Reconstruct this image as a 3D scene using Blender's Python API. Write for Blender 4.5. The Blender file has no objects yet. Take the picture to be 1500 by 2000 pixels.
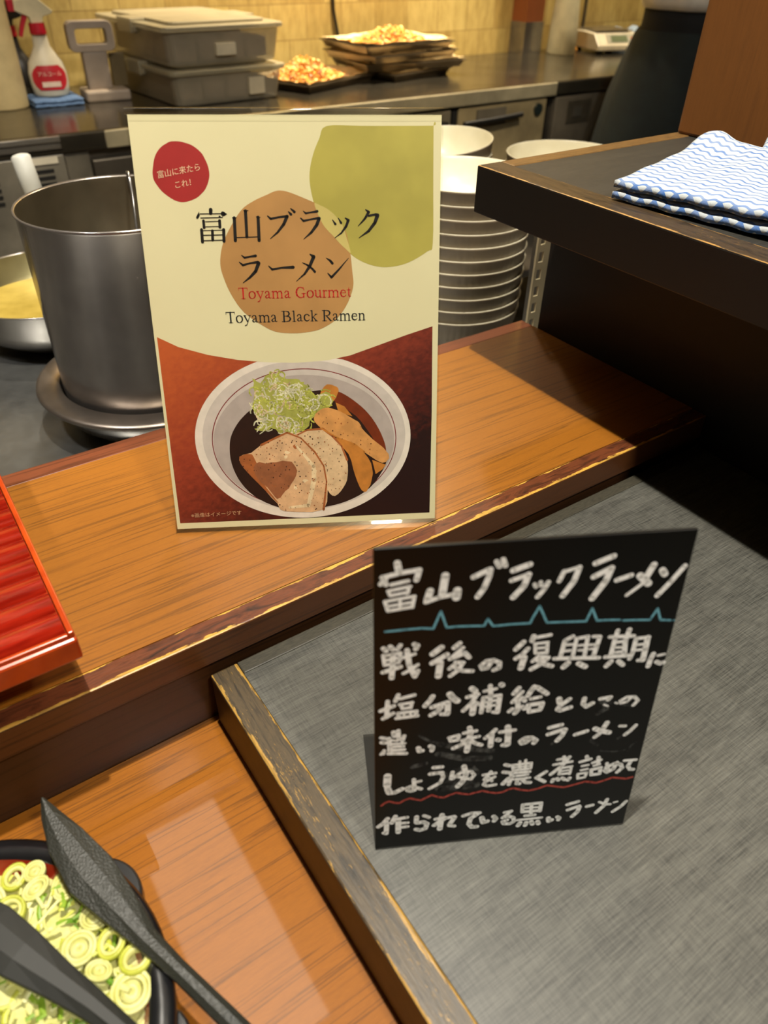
import bpy, bmesh, math, random
from mathutils import Vector, Matrix
C = bpy.context.scene.collection
sc = bpy.context.scene
H = 1.22            # camera height above the kitchen floor; builders below use heights relative to the eye

# ------------------------------------------------------------------ camera
CAM_PITCH, CAM_ROLL, CAM_YAW, FPX = 0.671422771, -0.0218442109, 0.957508643, 1435.79
def cam_axes():
    cp, sp, cy, sy = math.cos(CAM_PITCH), math.sin(CAM_PITCH), math.cos(CAM_YAW), math.sin(CAM_YAW)
    fw = Vector((cy*cp, sy*cp, -sp)); r = fw.cross(Vector((0,0,1))).normalized(); d = fw.cross(r)
    cr, sr = math.cos(CAM_ROLL), math.sin(CAM_ROLL)
    return r*cr + d*sr, -r*sr + d*cr, fw
R_, D_, F_ = cam_axes()
cd = bpy.data.cameras.new('camera'); cam = bpy.data.objects.new('camera', cd); C.objects.link(cam)
cam.matrix_world = Matrix(((R_.x,-D_.x,-F_.x,0),(R_.y,-D_.y,-F_.y,0),(R_.z,-D_.z,-F_.z,H),(0,0,0,1)))
cd.sensor_fit = 'HORIZONTAL'; cd.sensor_width = 36; cd.lens = FPX*36/1500; cd.clip_start = .02
cd.dof.use_dof = True; cd.dof.focus_distance = .62; cd.dof.aperture_fstop = 9.5
sc.camera = cam

# ------------------------------------------------------------------ world, lights, exposure
w = bpy.data.worlds.new('world'); sc.world = w; w.use_nodes = True
w.node_tree.nodes['Background'].inputs[0].default_value = (1,.86,.66,1); w.node_tree.nodes['Background'].inputs[1].default_value = .03
sc.view_settings.view_transform = 'Standard'; sc.view_settings.look = 'None'; sc.view_settings.gamma = 1
sc.view_settings.exposure = 0.0
def spot(name, loc, target, watts, col, size, radius=.03, blend=.4):
    l = bpy.data.lights.new(name, 'SPOT'); l.energy = watts; l.color = col; l.spot_size = math.radians(size); l.spot_blend = blend; l.shadow_soft_size = radius
    o = bpy.data.objects.new(name, l); C.objects.link(o); o.location = (loc[0], loc[1], loc[2]+H)
    o.rotation_euler = (Vector(target)-Vector(loc)).to_track_quat('-Z','Y').to_euler(); return o
def area(name, loc, target, watts, col, sx, sy):
    l = bpy.data.lights.new(name, 'AREA'); l.energy = watts; l.color = col; l.shape = 'RECTANGLE'; l.size = sx; l.size_y = sy
    o = bpy.data.objects.new(name, l); C.objects.link(o); o.location = (loc[0], loc[1], loc[2]+H)
    o.rotation_euler = (Vector(target)-Vector(loc)).to_track_quat('-Z','Y').to_euler(); return o
def point(name, loc, watts, col, radius):
    l = bpy.data.lights.new(name, 'POINT'); l.energy = watts; l.color = col; l.shadow_soft_size = radius
    o = bpy.data.objects.new(name, l); C.objects.link(o); o.location = (loc[0], loc[1], loc[2]+H); return o
WARM = (1,.84,.6); WHITE = (1,.93,.8)
spot('key_downlight', (.17,.33,1.50), (.2,.36,-.4), 190, WHITE, 80, .022)
area('guest_side_fill', (.25,-.85,1.35), (.2,.15,-.4), 27, (1,.96,.88), .16, .16)  # added fill, no fixture: brightens the sign board and menu card
point('table_sheen_point', (1.3,.10,1.5), 10, WHITE, .05)  # weak added light that gives the near table its sheen
spot('pot_highlight_spot', (-.55,.72,1.25), (.20,.95,-.42), 110, (1,.97,.93), 32, .06, .6)  # narrow spot added for a highlight on the pot's left side
area('ceiling_panel', (.20,1.15,1.62), (.20,1.15,0), 4, WHITE, .30, .85)
spot('kitchen_downlight_left', (1.68,2.25,1.5), (1.55,2.62,-.3), 560, WARM, 66, .05, .8)
spot('kitchen_downlight_right', (2.8,2.25,1.5), (2.75,2.6,-.3), 230, WARM, 78, .05, .8)
spot('fridge_fill_right', (1.45,.85,.95), (1.72,2.04,-.55), 120, WARM, 38, .06, .8)  # added unseen fill for the right fridge fronts; there is no range hood
spot('fridge_fill_left', (.25,.80,.95), (.30,2.04,-.52), 110, WARM, 36, .06, .8)  # same kind of added fill, for the shaded left vent panel
spot('stove_downlight', (.62,1.50,1.55), (.36,1.30,-.5), 110, WHITE, 36, .05, .7)
point('counter_glare_point', (1.62,2.28,1.50), 34, WARM, .07)  # bare point light added to put glare on the serving counter

# ------------------------------------------------------------------ materials
def nt(name):
    m = bpy.data.materials.new(name); m.use_nodes = True; n = m.node_tree
    return m, n, n.nodes['Principled BSDF']
def srgb(c): return tuple(((x/255)/12.92 if x/255 <= .04045 else ((x/255+.055)/1.055)**2.4) for x in c)+(1,)
def N(n, t, **kw):
    x = n.nodes.new(t)
    for k, v in kw.items(): setattr(x, k, v)
    return x
def coords(n, scale=(1,1,1), src='Object', rot=(0,0,0)):
    t = N(n,'ShaderNodeTexCoord'); mp = N(n,'ShaderNodeMapping'); mp.inputs['Scale'].default_value = scale; mp.inputs['Rotation'].default_value = rot
    n.links.new(t.outputs[src], mp.inputs['Vector']); return mp.outputs['Vector']
def noise(n, vec, scale, detail=3, rough=.55, dist=0):
    x = N(n,'ShaderNodeTexNoise'); x.inputs['Scale'].default_value = scale; x.inputs['Detail'].default_value = detail
    x.inputs['Roughness'].default_value = rough; x.inputs['Distortion'].default_value = dist
    if vec: n.links.new(vec, x.inputs['Vector'])
    return x.outputs['Fac']
def ramp(n, fac, stops):
    r = N(n,'ShaderNodeValToRGB'); e = r.color_ramp.elements
    while len(e) < len(stops): e.new(.5)
    for k, (p, c) in enumerate(stops): e[k].position = p; e[k].color = c if len(c) == 4 else c+(1,)
    n.links.new(fac, r.inputs['Fac']); return r.outputs['Color']
def mix(n, fac, a, b, mode='MIX'):
    x = N(n,'ShaderNodeMix', data_type='RGBA', blend_type=mode)
    for s, v in ((x.inputs[0],fac),(x.inputs[6],a),(x.inputs[7],b)):
        if isinstance(v,(tuple,float,int)): s.default_value = v
        else: n.links.new(v, s)
    return x.outputs[2]
def mth(n, op, a, b=0.0, c=0.0, clamp=False):
    x = N(n,'ShaderNodeMath', operation=op, use_clamp=clamp)
    for s, v in zip(x.inputs,(a,b,c)):
        if isinstance(v,(float,int)): s.default_value = v
        else: n.links.new(v, s)
    return x.outputs[0]
def bump(n, b, h, strength=.3, dist=.001):
    x = N(n,'ShaderNodeBump'); x.inputs['Strength'].default_value = strength; x.inputs['Distance'].default_value = dist
    n.links.new(h, x.inputs['Height']); n.links.new(x.outputs[0], b.inputs['Normal'])
def pm(name, col, rough=.5, metal=0, col2=None, scale=20, stretch=(1,1,1), spec=.5, bmp=0, coat=0, sss=0, trans=0, alpha=1, lo=.35, hi=.65):
    m, n, b = nt(name); c = srgb(col); c2 = srgb(col2) if col2 else tuple(x*.82 for x in c[:3])+(1,)
    f = noise(n, coords(n, stretch), scale, 4)
    n.links.new(ramp(n, f, [(lo,c2),(hi,c)]), b.inputs['Base Color'])
    b.inputs['Roughness'].default_value = rough; b.inputs['Metallic'].default_value = metal; b.inputs['Specular IOR Level'].default_value = spec
    b.inputs['Coat Weight'].default_value = coat; b.inputs['Coat Roughness'].default_value = .08
    b.inputs['Transmission Weight'].default_value = trans; b.inputs['Alpha'].default_value = alpha
    if bmp: bump(n, b, f, bmp, .0015)
    return m
def wood(name, light, dark, grain=(3,60,60), rough=.35, coat=.3, lines=True, spec=.5, coatr=.12):
    m, n, b = nt(name)
    v = coords(n, grain); f = noise(n, v, 4, 6, .62, .4)
    mid = tuple((p+q)/2 for p,q in zip(light,dark)); base = ramp(n, f, [(.22,srgb(mid)),(.5,srgb(light)),(.8,tuple(x*.86 for x in srgb(light)[:3]))])
    if lines:
        g = noise(n, coords(n, (grain[0]*.35,grain[1]*1.1,grain[2]*1.1)), 3, 2, .5)
        k = ramp(n, g, [(.40,(0,0,0)),(.44,(1,1,1)),(.47,(0,0,0))])
        base = mix(n, mth(n,'MULTIPLY',k,.55), base, srgb(tuple(x*.55 for x in dark)))
    fine = noise(n, coords(n, (grain[0]*14,grain[1]*9,grain[2]*9)), 5, 2)
    base = mix(n, .16, base, ramp(n, fine, [(.3,srgb(tuple(x*.6 for x in dark))),(.7,srgb(light))]))
    n.links.new(base, b.inputs['Base Color']); b.inputs['Roughness'].default_value = rough; b.inputs['Specular IOR Level'].default_value = spec
    b.inputs['Coat Weight'].default_value = coat; b.inputs['Coat Roughness'].default_value = coatr
    bump(n, b, fine, .08, .0005); return m
def worn_edges(name, body, gold, axis, edges, amp=.006, grain=(3,40,40), rough=.4, fleck=.9):
    """dark edge strip whose lacquer is rubbed through to pale wood near given coordinates of one axis"""
    m, n, b = nt(name)
    t = N(n,'ShaderNodeTexCoord'); sp = N(n,'ShaderNodeSeparateXYZ'); n.links.new(t.outputs['Object'], sp.inputs[0])
    c = sp.outputs[axis]; g = None
    nz = noise(n, coords(n, grain), 9, 5, .65); big = noise(n, coords(n, tuple(x*.5 for x in grain)), 3, 3)
    for e, wd in edges:
        d = mth(n,'ABSOLUTE', mth(n,'SUBTRACT', c, e))
        lim = mth(n,'ADD', mth(n,'MULTIPLY', mth(n,'SUBTRACT', nz, .5), amp*2), mth(n,'MULTIPLY_ADD', mth(n,'SUBTRACT', big, .5), amp*2.4, wd))
        k = mth(n,'LESS_THAN', d, lim); g = k if g is None else mth(n,'MAXIMUM', g, k)
    fl_ = noise(n, coords(n, tuple(x*2.2 for x in grain)), 9, 4, .7); g = mth(n,'MAXIMUM', g, mth(n,'GREATER_THAN', mth(n,'MULTIPLY_ADD', mth(n,'SUBTRACT', big, .5), .5, fl_), fleck))
    f = noise(n, coords(n, tuple(x*1.0 for x in grain)), 5, 6, .6, 1.2)
    base = ramp(n, f, [(.3,srgb(tuple(x*.35 for x in body))),(.55,srgb(body)),(.75,srgb(tuple(x*.7 for x in body)))])
    gl = ramp(n, nz, [(.3,srgb(tuple(x*.55 for x in gold))),(.6,srgb(gold))])
    n.links.new(mix(n, g, base, gl), b.inputs['Base Color']); b.inputs['Roughness'].default_value = rough
    bump(n, b, mth(n,'SUBTRACT',nz,mth(n,'MULTIPLY',g,.6)), .25, .0008); return m
def steel(name, col=(165,160,150), rough=.28, stretch=(2,80,80), metal=.88):
    m, n, b = nt(name); f = noise(n, coords(n, stretch), 6, 3); s = noise(n, coords(n), 7, 4)
    n.links.new(ramp(n, s, [(.3,srgb(tuple(x*.72 for x in col))),(.7,srgb(col))]), b.inputs['Base Color']); b.inputs['Metallic'].default_value = metal
    n.links.new(mth(n,'MULTIPLY_ADD', f, .18, rough-.06), b.inputs['Roughness']); return m
def linen(name, base, line, rot=0, rough=.5):
    m, n, b = nt(name)
    a = noise(n, coords(n, (55,1500,1500), rot=(0,0,rot)), 1.0, 3, .65); c = noise(n, coords(n, (1500,60,1500), rot=(0,0,rot)), 1.0, 3, .65)
    cl = noise(n, coords(n, (3,40,40), rot=(0,0,rot)), 2, 3)
    k = mth(n,'ADD', mth(n,'MULTIPLY',a,.55), mth(n,'MULTIPLY',c,.30)); k = mth(n,'ADD', k, mth(n,'MULTIPLY',cl,.22))
    n.links.new(ramp(n, k, [(.38,srgb(base)),(.72,srgb(line))]), b.inputs['Base Color']); b.inputs['Roughness'].default_value = rough
    bump(n, b, k, .15, .0004); return m
def clear(name, tint=(1,1,1), f0=.04, mixv=None, rough=.03):
    m = bpy.data.materials.new(name); m.use_nodes = True; n = m.node_tree; n.nodes.remove(n.nodes['Principled BSDF'])
    t = N(n,'ShaderNodeBsdfTransparent'); t.inputs[0].default_value = tint+(1,)
    g = N(n,'ShaderNodeBsdfGlossy'); g.inputs['Roughness'].default_value = rough
    fr = N(n,'ShaderNodeFresnel'); fr.inputs['IOR'].default_value = 1.46
    ge = N(n,'ShaderNodeNewGeometry'); front = mth(n,'MULTIPLY', fr.outputs[0], mth(n,'SUBTRACT', 1.0, ge.outputs['Backfacing']))
    mx = N(n,'ShaderNodeMixShader'); n.links.new(front, mx.inputs[0]); n.links.new(t.outputs[0], mx.inputs[1]); n.links.new(g.outputs[0], mx.inputs[2])
    n.links.new(mx.outputs[0], n.nodes['Material Output'].inputs[0]); return m

# ------------------------------------------------------------------ mesh helpers
class MB:
    def __init__(s): s.v = []; s.f = []; s.m = []; s.sm = []
    def add(s, vs, fs, mi=0, smooth=False):
        o = len(s.v); s.v += [tuple(v) for v in vs]
        for f in fs: s.f.append([i+o for i in f]); s.m.append(mi); s.sm.append(smooth)
        return s
    def box(s, x0, x1, y0, y1, z0, z1, mi=0):
        return s.add([(x0,y0,z0),(x1,y0,z0),(x1,y1,z0),(x0,y1,z0),(x0,y0,z1),(x1,y0,z1),(x1,y1,z1),(x0,y1,z1)],
                     [(0,3,2,1),(4,5,6,7),(0,1,5,4),(1,2,6,5),(2,3,7,6),(3,0,4,7)], mi)
    def lathe(s, prof, c=(0,0,0), seg=48, mi=0, smooth=True, sx=1, sy=1, close=False, a0=0, a1=2*math.pi):
        full = abs(a1-a0-2*math.pi) < 1e-6; k = seg if full else seg+1; vs = []
        for r, z in prof:
            for i in range(k):
                a = a0+(a1-a0)*i/seg; vs.append((c[0]+r*sx*math.cos(a), c[1]+r*sy*math.sin(a), c[2]+z))
        fs = []
        for j in range(len(prof)-1):
            for i in range(seg):
                i2 = (i+1) % k; fs.append((j*k+i, j*k+i2, (j+1)*k+i2, (j+1)*k+i))
        s.add(vs, fs, mi, smooth)
        if close and full:
            for j in (0, len(prof)-1):
                if prof[j][0] > 1e-5: s.add([vs[j*k+i] for i in range(k)], [list(range(k)) if j else list(range(k))[::-1]], mi)
        return s
    def tube(s, pts, r, seg=10, mi=0, caps=True):
        pts = [Vector(p) for p in pts]; rs = r if isinstance(r,(list,tuple)) else [r]*len(pts); rings = []
        up = None
        for i, p in enumerate(pts):
            t = (pts[min(i+1,len(pts)-1)]-pts[max(i-1,0)]).normalized()
            if up is None: up = Vector((0,0,1)) if abs(t.z) < .9 else Vector((1,0,0))
            a = t.cross(up).normalized(); up = a.cross(t).normalized()
            rings.append([p+(a*math.cos(2*math.pi*k/seg)+up*math.sin(2*math.pi*k/seg))*rs[i] for k in range(seg)])
        vs = [q for g in rings for q in g]; fs = []
        for i in range(len(pts)-1):
            for k in range(seg): fs.append((i*seg+k, i*seg+(k+1)%seg, (i+1)*seg+(k+1)%seg, (i+1)*seg+k))
        s.add(vs, fs, mi, True)
        if caps: s.add(rings[0], [list(range(seg))[::-1]], mi); s.add(rings[-1], [list(range(seg))], mi)
        return s
    def prism(s, poly, z0, z1, mi=0, axis='z'):
        k = len(poly); mp = {'z':lambda x,y,z:(x,y,z),'y':lambda x,y,z:(x,z,y),'x':lambda x,y,z:(z,x,y)}[axis]
        vs = [mp(x,y,z0) for x,y in poly]+[mp(x,y,z1) for x,y in poly]
        fs = [list(range(k))[::-1], list(range(k,2*k))]+[(i,(i+1)%k,k+(i+1)%k,k+i) for i in range(k)]
        return s.add(vs, fs, mi)
    def sphere(s, c, r, mi=0, seg=12, rings=8, sc=(1,1,1)):
        prof = [(math.sin(math.pi*j/rings), -math.cos(math.pi*j/rings)) for j in range(rings+1)]
        vs = []; 
        for q, z in prof:
            for i in range(seg):
                a = 2*math.pi*i/seg; vs.append((c[0]+r*q*sc[0]*math.cos(a), c[1]+r*q*sc[1]*math.sin(a), c[2]+r*z*sc[2]))
        return s.add(vs, [(j*seg+i, j*seg+(i+1)%seg, (j+1)*seg+(i+1)%seg, (j+1)*seg+i) for j in range(rings) for i in range(seg)], mi, True)
    def xf(s, M): s.v = [tuple(M @ Vector(v)) for v in s.v]; return s
    def build(s, name, mats, parent=None, loc=None, bevel=0, rot=None, weld=False):
        me = bpy.data.meshes.new(name); me.from_pydata(s.v, [], s.f)
        mats = mats if isinstance(mats,(list,tuple)) else [mats]
        for m in mats: me.materials.append(m)
        me.polygons.foreach_set('material_index', s.m); me.polygons.foreach_set('use_smooth', s.sm)
        bm = bmesh.new(); bm.from_mesh(me)
        if weld: bmesh.ops.remove_doubles(bm, verts=bm.verts, dist=1e-5)
        bmesh.ops.recalc_face_normals(bm, faces=bm.faces); bm.to_mesh(me); bm.free(); me.update()
        o = bpy.data.objects.new(name, me); C.objects.link(o)
        if parent: o.parent = parent
        if loc is not None: o.location = (loc[0], loc[1], loc[2]+(0 if parent else H))
        elif not parent: o.location = (0,0,H)
        if rot: o.rotation_euler = rot
        if bevel:
            b = o.modifiers.new('bevel','BEVEL'); b.width = bevel; b.segments = 2; b.limit_method = 'ANGLE'; b.angle_limit = math.radians(50)
        return o
def tag(o, label, cat, group=None, kind=None):
    o['label'] = label; o['category'] = cat
    if group: o['group'] = group
    if kind: o['kind'] = kind
    return o
def thing(name, loc, label, cat, group=None, rotz=0):
    o = bpy.data.objects.new(name, None); C.objects.link(o); o.location = (loc[0],loc[1],loc[2]+H); o.rotation_euler = (0,0,rotz); o.empty_display_size = .03
    return tag(o, label, cat, group)
def struct(o): o['kind'] = 'structure'; return o
def copy_tree(o, parent=None):
    c = o.copy(); C.objects.link(c); c.parent = parent
    for ch in o.children: copy_tree(ch, c)
    return c
def smooth_closed(p, n=4):
    out = []; k = len(p)
    for i in range(k):
        a, b, c, d = p[i-1], p[i], p[(i+1)%k], p[(i+2)%k]
        for j in range(n):
            t = j/n; out.append(tuple(.5*((2*b[q])+(-a[q]+c[q])*t+(2*a[q]-5*b[q]+4*c[q]-d[q])*t*t+(-a[q]+3*b[q]-3*c[q]+d[q])*t**3) for q in (0,1)))
    return out
def ribbon(mb, pts, z, mi=0, mn=0):
    """flat stroke through (x, y, width) points with round ends and joints"""
    for i, (x, y, wd) in enumerate(pts):
        r = max(wd, mn)/2; mb.add([(x+r*math.cos(a*math.pi/6), y+r*math.sin(a*math.pi/6), z) for a in range(12)], [list(range(12))], mi)
        if i:
            px, py, pw = pts[i-1]; pr = max(pw,mn)/2; dx, dy = x-px, y-py; L = math.hypot(dx,dy)
            if L > 1e-7:
                nx, ny = -dy/L, dx/L
                mb.add([(px+nx*pr,py+ny*pr,z),(px-nx*pr,py-ny*pr,z),(x-nx*r,y-ny*r,z),(x+nx*r,y+ny*r,z)], [(0,1,2,3)], mi)
    return mb
def strokes(txt, u=1/20000):
    for s in txt.split(';'):
        a = [int(q)*u for q in s.split(',')]; yield [tuple(a[i:i+3]) for i in range(0,len(a),3)]
def poly(mb, pts, z, mi=0): return mb.add([(x,y,z) for x,y in pts], [list(range(len(pts)))], mi)
def text_mesh(txt, size, loc, rot=0, z=0, shear=0):
    """flat mesh data of a printed line (verts, faces) in sheet coordinates"""
    cu = bpy.data.curves.new('t','FONT'); cu.body = txt; cu.size = size; cu.shear = shear; cu.resolution_u = 3
    o = bpy.data.objects.new('t', cu); C.objects.link(o); bpy.context.view_layer.update()
    me = o.evaluated_get(bpy.context.evaluated_depsgraph_get()).to_mesh(); c, s = math.cos(rot), math.sin(rot)
    vs = [(loc[0]+v.co.x*c-v.co.y*s, loc[1]+v.co.x*s+v.co.y*c, z) for v in me.vertices]; fs = [list(p.vertices) for p in me.polygons]
    o.to_mesh_clear(); bpy.data.objects.remove(o); bpy.data.curves.remove(cu); return vs, fs

# ------------------------------------------------------------------ shared materials
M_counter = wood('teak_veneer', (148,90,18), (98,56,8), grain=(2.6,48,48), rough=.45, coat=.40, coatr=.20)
M_lower = wood('cherry_veneer', (152,90,10), (104,57,4), grain=(3.0,42,42), rough=.5, coat=.5, coatr=.035, spec=.2)
M_frontwood = wood('brown_front_wood', (96,54,22), (62,32,10), grain=(2.2,30,30), rough=.45, coat=.1)
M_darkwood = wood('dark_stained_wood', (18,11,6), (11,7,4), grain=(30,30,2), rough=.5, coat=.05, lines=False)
M_darkrim = wood('dark_stained_rim', (19,13,7), (13,9,5), grain=(30,3,30), rough=.5, coat=.05, lines=False)
M_post = wood('brown_post_wood', (112,68,26), (74,42,14), grain=(22,22,1.2), rough=.5, coat=.08, lines=False)
M_steel = steel('brushed_steel'); M_steel_dark = steel('dull_steel', (120,114,104), .38); M_polish = steel('polished_steel', (175,170,162), .16, (8,8,60))
M_black = pm('black_plastic', (20,20,20), .35, col2=(14,14,14)); M_rubber = pm('dark_gap', (8,8,8), .7)

# ------------------------------------------------------------------ room shell
fl = struct(MB().box(-2.2,4.2,-1.9,2.9,-1.30,-1.22).build('floor', pm('floor_tile', (92,84,74), .5, col2=(70,64,56), scale=6)))
ce = struct(MB().box(-2.2,4.2,-1.9,2.9,1.66,1.74).build('ceiling', pm('ceiling_paint', (190,180,160), .8)))
def tile_mat():
    m, n, b = nt('kitchen_wall_tile'); v = coords(n, (1,1,1), rot=(math.radians(90),0,0))
    br = N(n,'ShaderNodeTexBrick'); br.offset = .5; br.inputs['Scale'].default_value = 1; br.inputs['Brick Width'].default_value = .145; br.inputs['Row Height'].default_value = .105
    br.inputs['Mortar Size'].default_value = .0022; br.inputs['Mortar Smooth'].default_value = .6; br.inputs['Bias'].default_value = 0
    br.inputs['Color1'].default_value = srgb((206,182,112)); br.inputs['Color2'].default_value = srgb((172,144,80)); br.inputs['Mortar'].default_value = srgb((158,132,76))
    n.links.new(v, br.inputs['Vector'])
    st = noise(n, coords(n, (13,1,4.5)), 3, 5, .62); k = ramp(n, st, [(.3,(.66,.62,.52)),(.62,(1,1,1))])
    n.links.new(mix(n, .8, br.outputs['Color'], k, 'MULTIPLY'), b.inputs['Base Color']); b.inputs['Roughness'].default_value = .45
    bump(n, b, st, .1, .001); return m
struct(MB().box(-2.2,4.2,2.70,2.80,-1.22,1.66).build('wall_back', tile_mat()))
struct(MB().box(-2.3,-2.2,-1.9,2.9,-1.22,1.66).build('wall_left', pm('side_wall_paint', (120,98,66), .7)))
struct(MB().box(4.2,4.3,-1.9,2.9,-1.22,1.66).build('wall_right', pm('side_wall_paint_right', (120,98,66), .7)))
struct(MB().box(-2.2,4.2,-2.0,-1.9,-1.22,1.66).build('wall_front', pm('guest_wall_wood', (92,62,34), .6)))

# ------------------------------------------------------------------ serving counter
FZ = -1.22
cn = thing('serving_counter', (0,0,FZ), 'teak serving counter with a chipped dark front edge under the menu stand', 'counter')
def part(mb, name, mats, parent, bevel=0):
    L = parent.location; mb.v = [(x-L.x, y-L.y, z-(L.z-H)) for x,y,z in mb.v]; return mb.build(name, mats, parent, (0,0,0), bevel)
part(MB().box(-.9,.65,.367,.607,-.4137,-.388), 'counter_top', M_counter, cn)
o = part(MB().box(-.9,.65,.349,.367,-.4137,-.388), 'front_trim', [worn_edges('chipped_rosewood_edge', (104,54,28), (205,158,66), 1, [(.3492,.0022),(.3664,.0006)], .0042, (6,34,34), .4, .80), M_frontwood], cn, .0012); o['label'] = 'dark reddish edge strip chipped to pale wood'
for p in o.data.polygons:
    if abs(p.normal.y) > .9: p.material_index = 1
part(MB().box(-.9,.65,.607,.628,-.4137,-.388), 'back_trim', wood('rosewood_strip', (112,58,32), (78,36,18), (3,40,40), .4, .2), cn, .001)
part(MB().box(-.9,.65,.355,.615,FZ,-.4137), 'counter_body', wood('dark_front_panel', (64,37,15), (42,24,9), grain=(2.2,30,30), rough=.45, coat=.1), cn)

lc = thing('lower_counter', (0,0,FZ), 'lower cherry wood counter carrying the leek bowl and the dark raised table', 'counter')
part(MB().box(-1.1,.65,-.42,.3545,-.506,-.478), 'counter_top', M_lower, lc)
part(MB().box(-1.1,.65,-.30,.3545,FZ,-.506), 'counter_body', M_frontwood, lc)

tb = thing('raised_table', (0,0,-.478), 'dark grey linen laminate table platform with worn gold wooden rim', 'table')
part(MB().box(.1165,.6495,-.40,.3368,-.477,-.4245), 'table_top', linen('grey_linen_laminate', (42,42,39), (106,105,97), .0, .42), tb)
M_rim = worn_edges('worn_table_rim', (78,64,42), (176,136,60), 0, [(.0965,.0002),(.1162,.0018)], .0046, (70,7,70), .42, .66)
o = part(MB().box(.0955,.1165,-.40,.349,-.4775,-.424), 'side_rim', [M_rim, pm('rim_side_brown', (78,62,44), .5, col2=(62,48,32), scale=60)], tb, .0015); o['label'] = 'left rim rubbed through to golden wood'
for p in o.data.polygons:
    if abs(p.normal.x) > .9: p.material_index = 1
part(MB().box(.1165,.6495,.337,.349,-.4775,-.424), 'back_rim', pm('rim_grey_brown', (66,62,50), .5, col2=(48,45,36), scale=40, stretch=(4,30,30)), tb, .001)

# ------------------------------------------------------------------ partition, raised shelf, post
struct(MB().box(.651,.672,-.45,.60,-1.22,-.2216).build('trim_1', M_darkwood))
sh = thing('raised_shelf', (.508,.578,-.2214), 'dark high shelf with worn brown rim holding the blue and white cloth', 'shelf')
part(MB().box(.537,2.0,-.5,.557,-.2210,-.1782), 'shelf_top', linen('dark_laminate', (28,27,24), (60,57,50), .0, .5), sh)
M_shrim = worn_edges('worn_shelf_rim', (66,50,30), (168,124,60), 0, [(.0006,.0010),(.0275,.0002)], .0030, (30,6,30), .42, .70)
o = part(MB().box(.508,.537,-.5,.578,-.2214,-.1776), 'end_rim', [M_shrim, M_darkrim], sh, .0015); o['label'] = 'near black end rim with rubbed top edge'
for p in o.data.polygons:
    if abs(p.normal.x) > .9: p.material_index = 1
part(MB().box(.537,2.0,.557,.578,-.2214,-.1776), 'back_rim', pm('rim_brown', (120,88,44), .45, col2=(80,56,26), scale=30, stretch=(3,30,30)), sh, .0015)
q = MB().box(0,.13,-.1115,0,0,1.8376)
tag(q.build('wooden_post', M_post, loc=(.80,.574,-.1776), bevel=.003), 'square brown wooden post rising from the raised shelf', 'post')

# ------------------------------------------------------------------ menu stand
CARD_A = (.123374,.466404,-.388); CARD_U = Vector((.872186815,-.489172934,0)); LEAN = math.radians(17)
def panel_matrix(U, lean):
    nb = Vector((-U.y, U.x, 0)); up = Vector((0,0,1))*math.cos(lean)+nb*math.sin(lean); n = U.cross(up)   # n faces the guest
    return Matrix(((U.x,up.x,n.x),(U.y,up.y,n.y),(U.z,up.z,n.z))).to_4x4(), nb
PM, card_nb = panel_matrix(CARD_U, LEAN)
ms = thing('menu_stand', CARD_A, 'tall clear acrylic stand holding the printed cream ramen menu card', 'menu')
W_, HT = .2124, .306
hold = MB()
hold.box(0,W_,0.0025,HT-.002,.0004,.0018).box(0,W_,.0025,HT-.002,-.0024,-.0010)
hold.tube([(0,HT-.002,-.0003),(W_,HT-.002,-.0003)], .0022, 10)
hold.xf(PM); f = MB()
nb = card_nb
def foot(mb, U, nb, w, y0, y1, t): return mb.add([tuple(U*a+nb*b+Vector((0,0,z))) for z in (0,t) for a,b in ((0,y0),(w,y0),(w,y1),(0,y1))], [(0,3,2,1),(4,5,6,7),(0,1,5,4),(1,2,6,5),(2,3,7,6),(3,0,4,7)])
foot(f, CARD_U, nb, W_, .0, .085, .0026); hold.add(f.v, f.f)
hold.build('acrylic_holder', clear('clear_acrylic', (.985,.985,.97)), ms, (0,0,0))
def print_mat(name, col, rough=.5, **k): return pm(name, col, rough, **k)
PAPER = (222,214,172)
sheet = MB(); sheet.box(.0012,.2112,.0049,.3019,-.0009,-.0006)
sheet.xf(PM); sh_o = sheet.build('printed_sheet', print_mat('cream_paper', PAPER, col2=(217,208,166), scale=8), ms, (0,0,0))
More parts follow.
